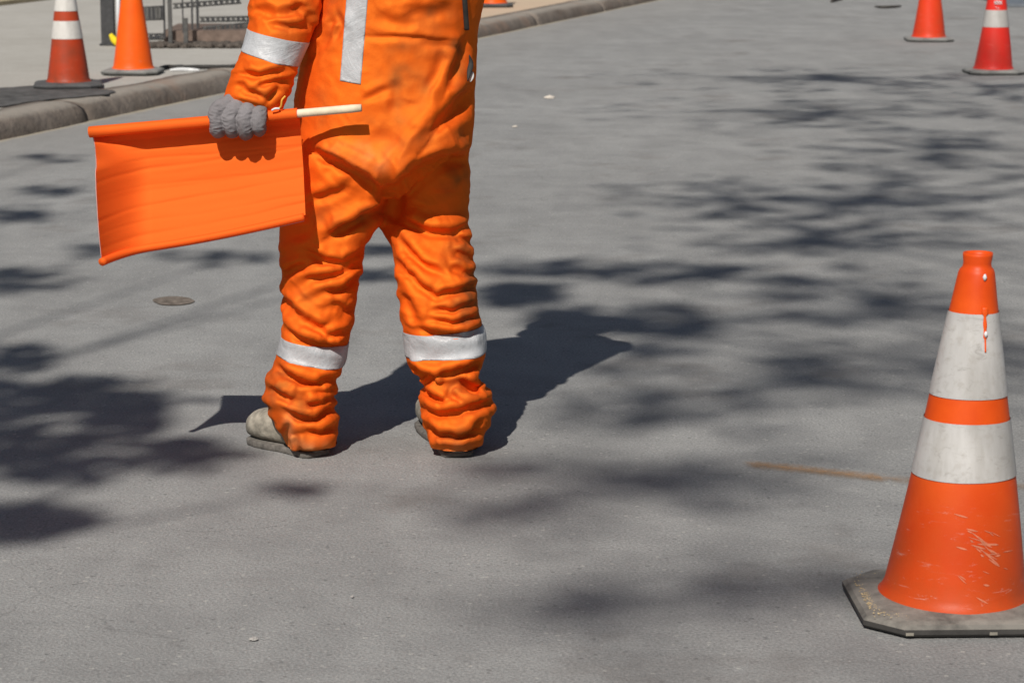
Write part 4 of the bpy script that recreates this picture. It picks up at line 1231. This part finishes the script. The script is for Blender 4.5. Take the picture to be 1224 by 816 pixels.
# ------------------------------------------------------------------ street trees behind the standpoint; their branches dapple the road
def caster(px, py, h):
    g = G(px, py); return g - LDIR * (h / LDIR[2]) * -1 if False else g + LDIR * (h / LDIR[2]) 
def tree(name, label, base, fork, clusters, seed, gx=70.0, gy=8.5):
    """clusters: (px, py, rx, ry, leaves, height, gap) - where on the road the spray of leaves throws its shade"""
    r_ = np.random.default_rng(seed)
    root = empty(name, base, label, 'tree', 'street trees shading the road')
    base = np.array(base, float); fork = np.array(fork, float)
    mb = MB()
    V, F = tube(spline([base, base + (fork - base) * .5 + np.array([.1, -.05, 0]), fork], 14), np.linspace(.20, .12, 14).tolist(), 16); mb.add(V, F)
    LV = []; LF = []
    for (px_, py_, rx, ry, n, h, gap) in clusters:
        C = caster(px_, py_, h)
        if n < 0: n = -n; limb = False
        else: limb = True
        mid = fork + (C - fork) * .45 + np.array([0, 0, .5]) + r_.normal(size=3) * .15
        V, F = tube(spline([fork, mid, C], 16), np.linspace(.034, .005, 16).tolist(), 8); mb.add(V, F)
        for _t in range(max(2, int(rx / 35))):
            y0 = py_ + r_.uniform(-.6, .6) * ry; sl_ = r_.normal() * .25 * ry; x0 = px_ - rx * r_.uniform(.2, .9); x1 = px_ + rx * r_.uniform(.2, .9)
            if 150 < (x0 + x1) / 2 < 330 and 470 < y0 < 540: continue
            tw = [caster(x0 + (x1 - x0) * q / 9, y0 + sl_ * (q / 4.5 - 1) + r_.normal() * .05 * ry, h + .25 * math.sin(q * 1.3 + _t)) for q in range(10)]
            V, F = tube(spline([C] + tw[3:], 20), np.linspace(.013, .004, 20).tolist(), 6, False); mb.add(V, F)
            V, F = tube(spline([C] + tw[:5][::-1], 20), np.linspace(.013, .004, 20).tolist(), 6, False); mb.add(V, F)
        k = 0; tries = 0
        while k < n and tries < n * 30:
            tries += 1
            a, b = r_.normal(size=2) * .5
            if a * a + b * b > 1.3: continue
            qx, qy = px_ + a * rx, py_ + b * ry
            nz = perlin(np.array([[qx / gx + seed, qy / gy, seed * .37]]))[0]
            if nz < gap: continue
            if qy > 825 or qx < -260 or qx > 1500: pass
            if 196 < qx < 320 and 480 < qy < 524: continue
            hh = h + r_.normal() * .22
            c = caster(qx, qy, hh); s_ = r_.uniform(.022, .045)
            d1 = r_.normal(size=3); d1 /= np.linalg.norm(d1); d2 = np.cross(d1, r_.normal(size=3)); d2 /= np.linalg.norm(d2)
            i0 = len(LV)
            LV += [c - d1 * s_ * 1.5, c - d1 * s_ * .2 + d2 * s_ * .75, c + d1 * s_ * 1.5, c - d1 * s_ * .2 - d2 * s_ * .75]; LF.append((i0, i0 + 1, i0 + 2, i0 + 3))
            if k % 6 == 0:
                V, F = tube([C + (c - C) * .3 * r_.random(), c], [.005, .0025], 4, False); mb.add(V, F)
            k += 1
    obj('trunk', mb.V, mb.F, M['bark'], root)
    obj('crown', LV, LF, M['leaf'], root)
    return root
tree('street_tree', 'leafy street tree left of the road, throwing the dappled shade at left', (-5.6, -5.8, 0), (-4.7, -3.8, 6.0), [
    (20, 425, 55, 18, 120, 6.6, -.2), (70, 475, 130, 26, 400, 6.6, -.08), (160, 500, 110, 28, 420, 6.4, -.04), (60, 548, 110, 34, 330, 6.6, .0), (215, 545, 80, 20, 170, 6.4, .0),
    (30, 622, 80, 24, 260, 6.4, -.3), (-40, 500, 90, 55, 300, 6.8, -.3), (25, 257, 60, 11, 120, 8.4, -.1), (25, 335, 62, 16, 150, 8.2, -.1), (60, 190, 45, 5, 50, 8.6, 0),
    (60, 228, 60, 7, 50, 8.4, .05), (270, 308, 80, 12, 60, 8.2, .1), (450, 300, 50, 8, 60, 8.4, -.1), (445, 328, 60, 10, 90, 8.4, -.1), (120, 300, 70, 20, 40, 8.5, .1), (360, 584, 70, 10, 13, 7.0, .0)], 3, 30.0, 8.5)
tree('street_tree', 'tall thin leaved street tree right of the standpoint, throwing the streaked shade at right', (3.6, -7.5, 0), (3.3, -5.2, 7.4), [
    (690, 322, 183.6, 13.2, 204, 9.2, -0.1), (850, 330, 129.6, 15.4, 161, 9.2, 0.05), (990, 95, 270, 15.4, 384, 9.8, -0.02), (1180, 105, 129.6, 19.8, 204, 9.8, 0), (1000, 135, 280.8, 26.4, 285, 10, 0.1),
    (1120, 180, 205.2, 37.4, 322, 10, 0.1), (1050, 235, 259.2, 37.4, 347, 9.8, 0.1), (1000, 290, 259.2, 37.4, 297, 9.6, 0.1), (860, 385, 194.4, 30.8, 198, 9.8, 0.12), (1060, 360, 172.8, 44, 204, 9.8, 0.12),
    (940, 450, 205.2, 39.6, 173, 10.2, 0.14), (622, 352, 55, 15, 300, 7.4, -.5), (700, 384, 70, 18, 290, 7.6, -.25), (780, 392, 75.6, 13.2, 55, 9, 0), (880, 240, 216, 33, 142, 10, 0.15), (760, 425, 86.4, 22, 55, 9.8, 0.1)], 5)
tree('street_tree', 'second tall street tree right of the standpoint, its sparse twigs shading the near road', (4.6, -13.0, 0), (4.2, -9.5, 9.0), [
    (780, 490, 183.6, 39.6, 100, 11.2, 0.12), (830, 570, 205.2, 44, 110, 11.7, 0.12), (650, 610, 151.2, 39.6, 30, 11.7, 0.12), (900, 690, 216, 55, 40, 13.2, 0.1), (720, 730, 216, 55, 27, 13.2, 0.1), (1180, 430, 108, 44, 80, 11.2, 0.1), (600, 560, 86.4, 22, 25, 11.2, 0.15)], 8, 80.0, 11.0)

# ------------------------------------------------------------------ light, sky, camera
w = bpy.data.worlds.new('World'); S.world = w; w.use_nodes = True
nt = w.node_tree; sky = nt.nodes.new('ShaderNodeTexSky'); sky.sky_type = 'NISHITA'; sky.sun_disc = False
sky.sun_elevation = SEL; sky.sun_rotation = math.pi + SAZ; sky.air_density = 1.0; sky.dust_density = 1.5; sky.ozone_density = 1.0
bg = nt.nodes['Background']; nt.links.new(sky.outputs[0], bg.inputs['Color']); bg.inputs['Strength'].default_value = 0.045
sun = bpy.data.lights.new('sun', 'SUN'); sun.energy = 4.75; sun.angle = rad(0.55); sun.color = (1.0, 0.955, 0.88)
so = bpy.data.objects.new('sun', sun); COL.objects.link(so); so.rotation_euler = Vector(LDIR).to_track_quat('-Z', 'Y').to_euler(); so.location = (-3, -10, 12)

cam = bpy.data.cameras.new('camera'); cam.sensor_width = 36; cam.lens = 36 * FPX / 1224; cam.clip_end = 2000; cam.clip_start = .05
co = bpy.data.objects.new('camera', cam); COL.objects.link(co); co.location = tuple(CAM); co.rotation_euler = (math.pi / 2 - PITCH, 0, 0)
cam.dof.use_dof = True; cam.dof.focus_distance = 5.7; cam.dof.aperture_fstop = 11
S.camera = co
S.view_settings.view_transform = 'Standard'; S.view_settings.look = 'None'; S.view_settings.exposure = 0; S.view_settings.gamma = 1
S.render.engine = 'CYCLES'; S.cycles.use_denoising = True; S.cycles.max_bounces = 6
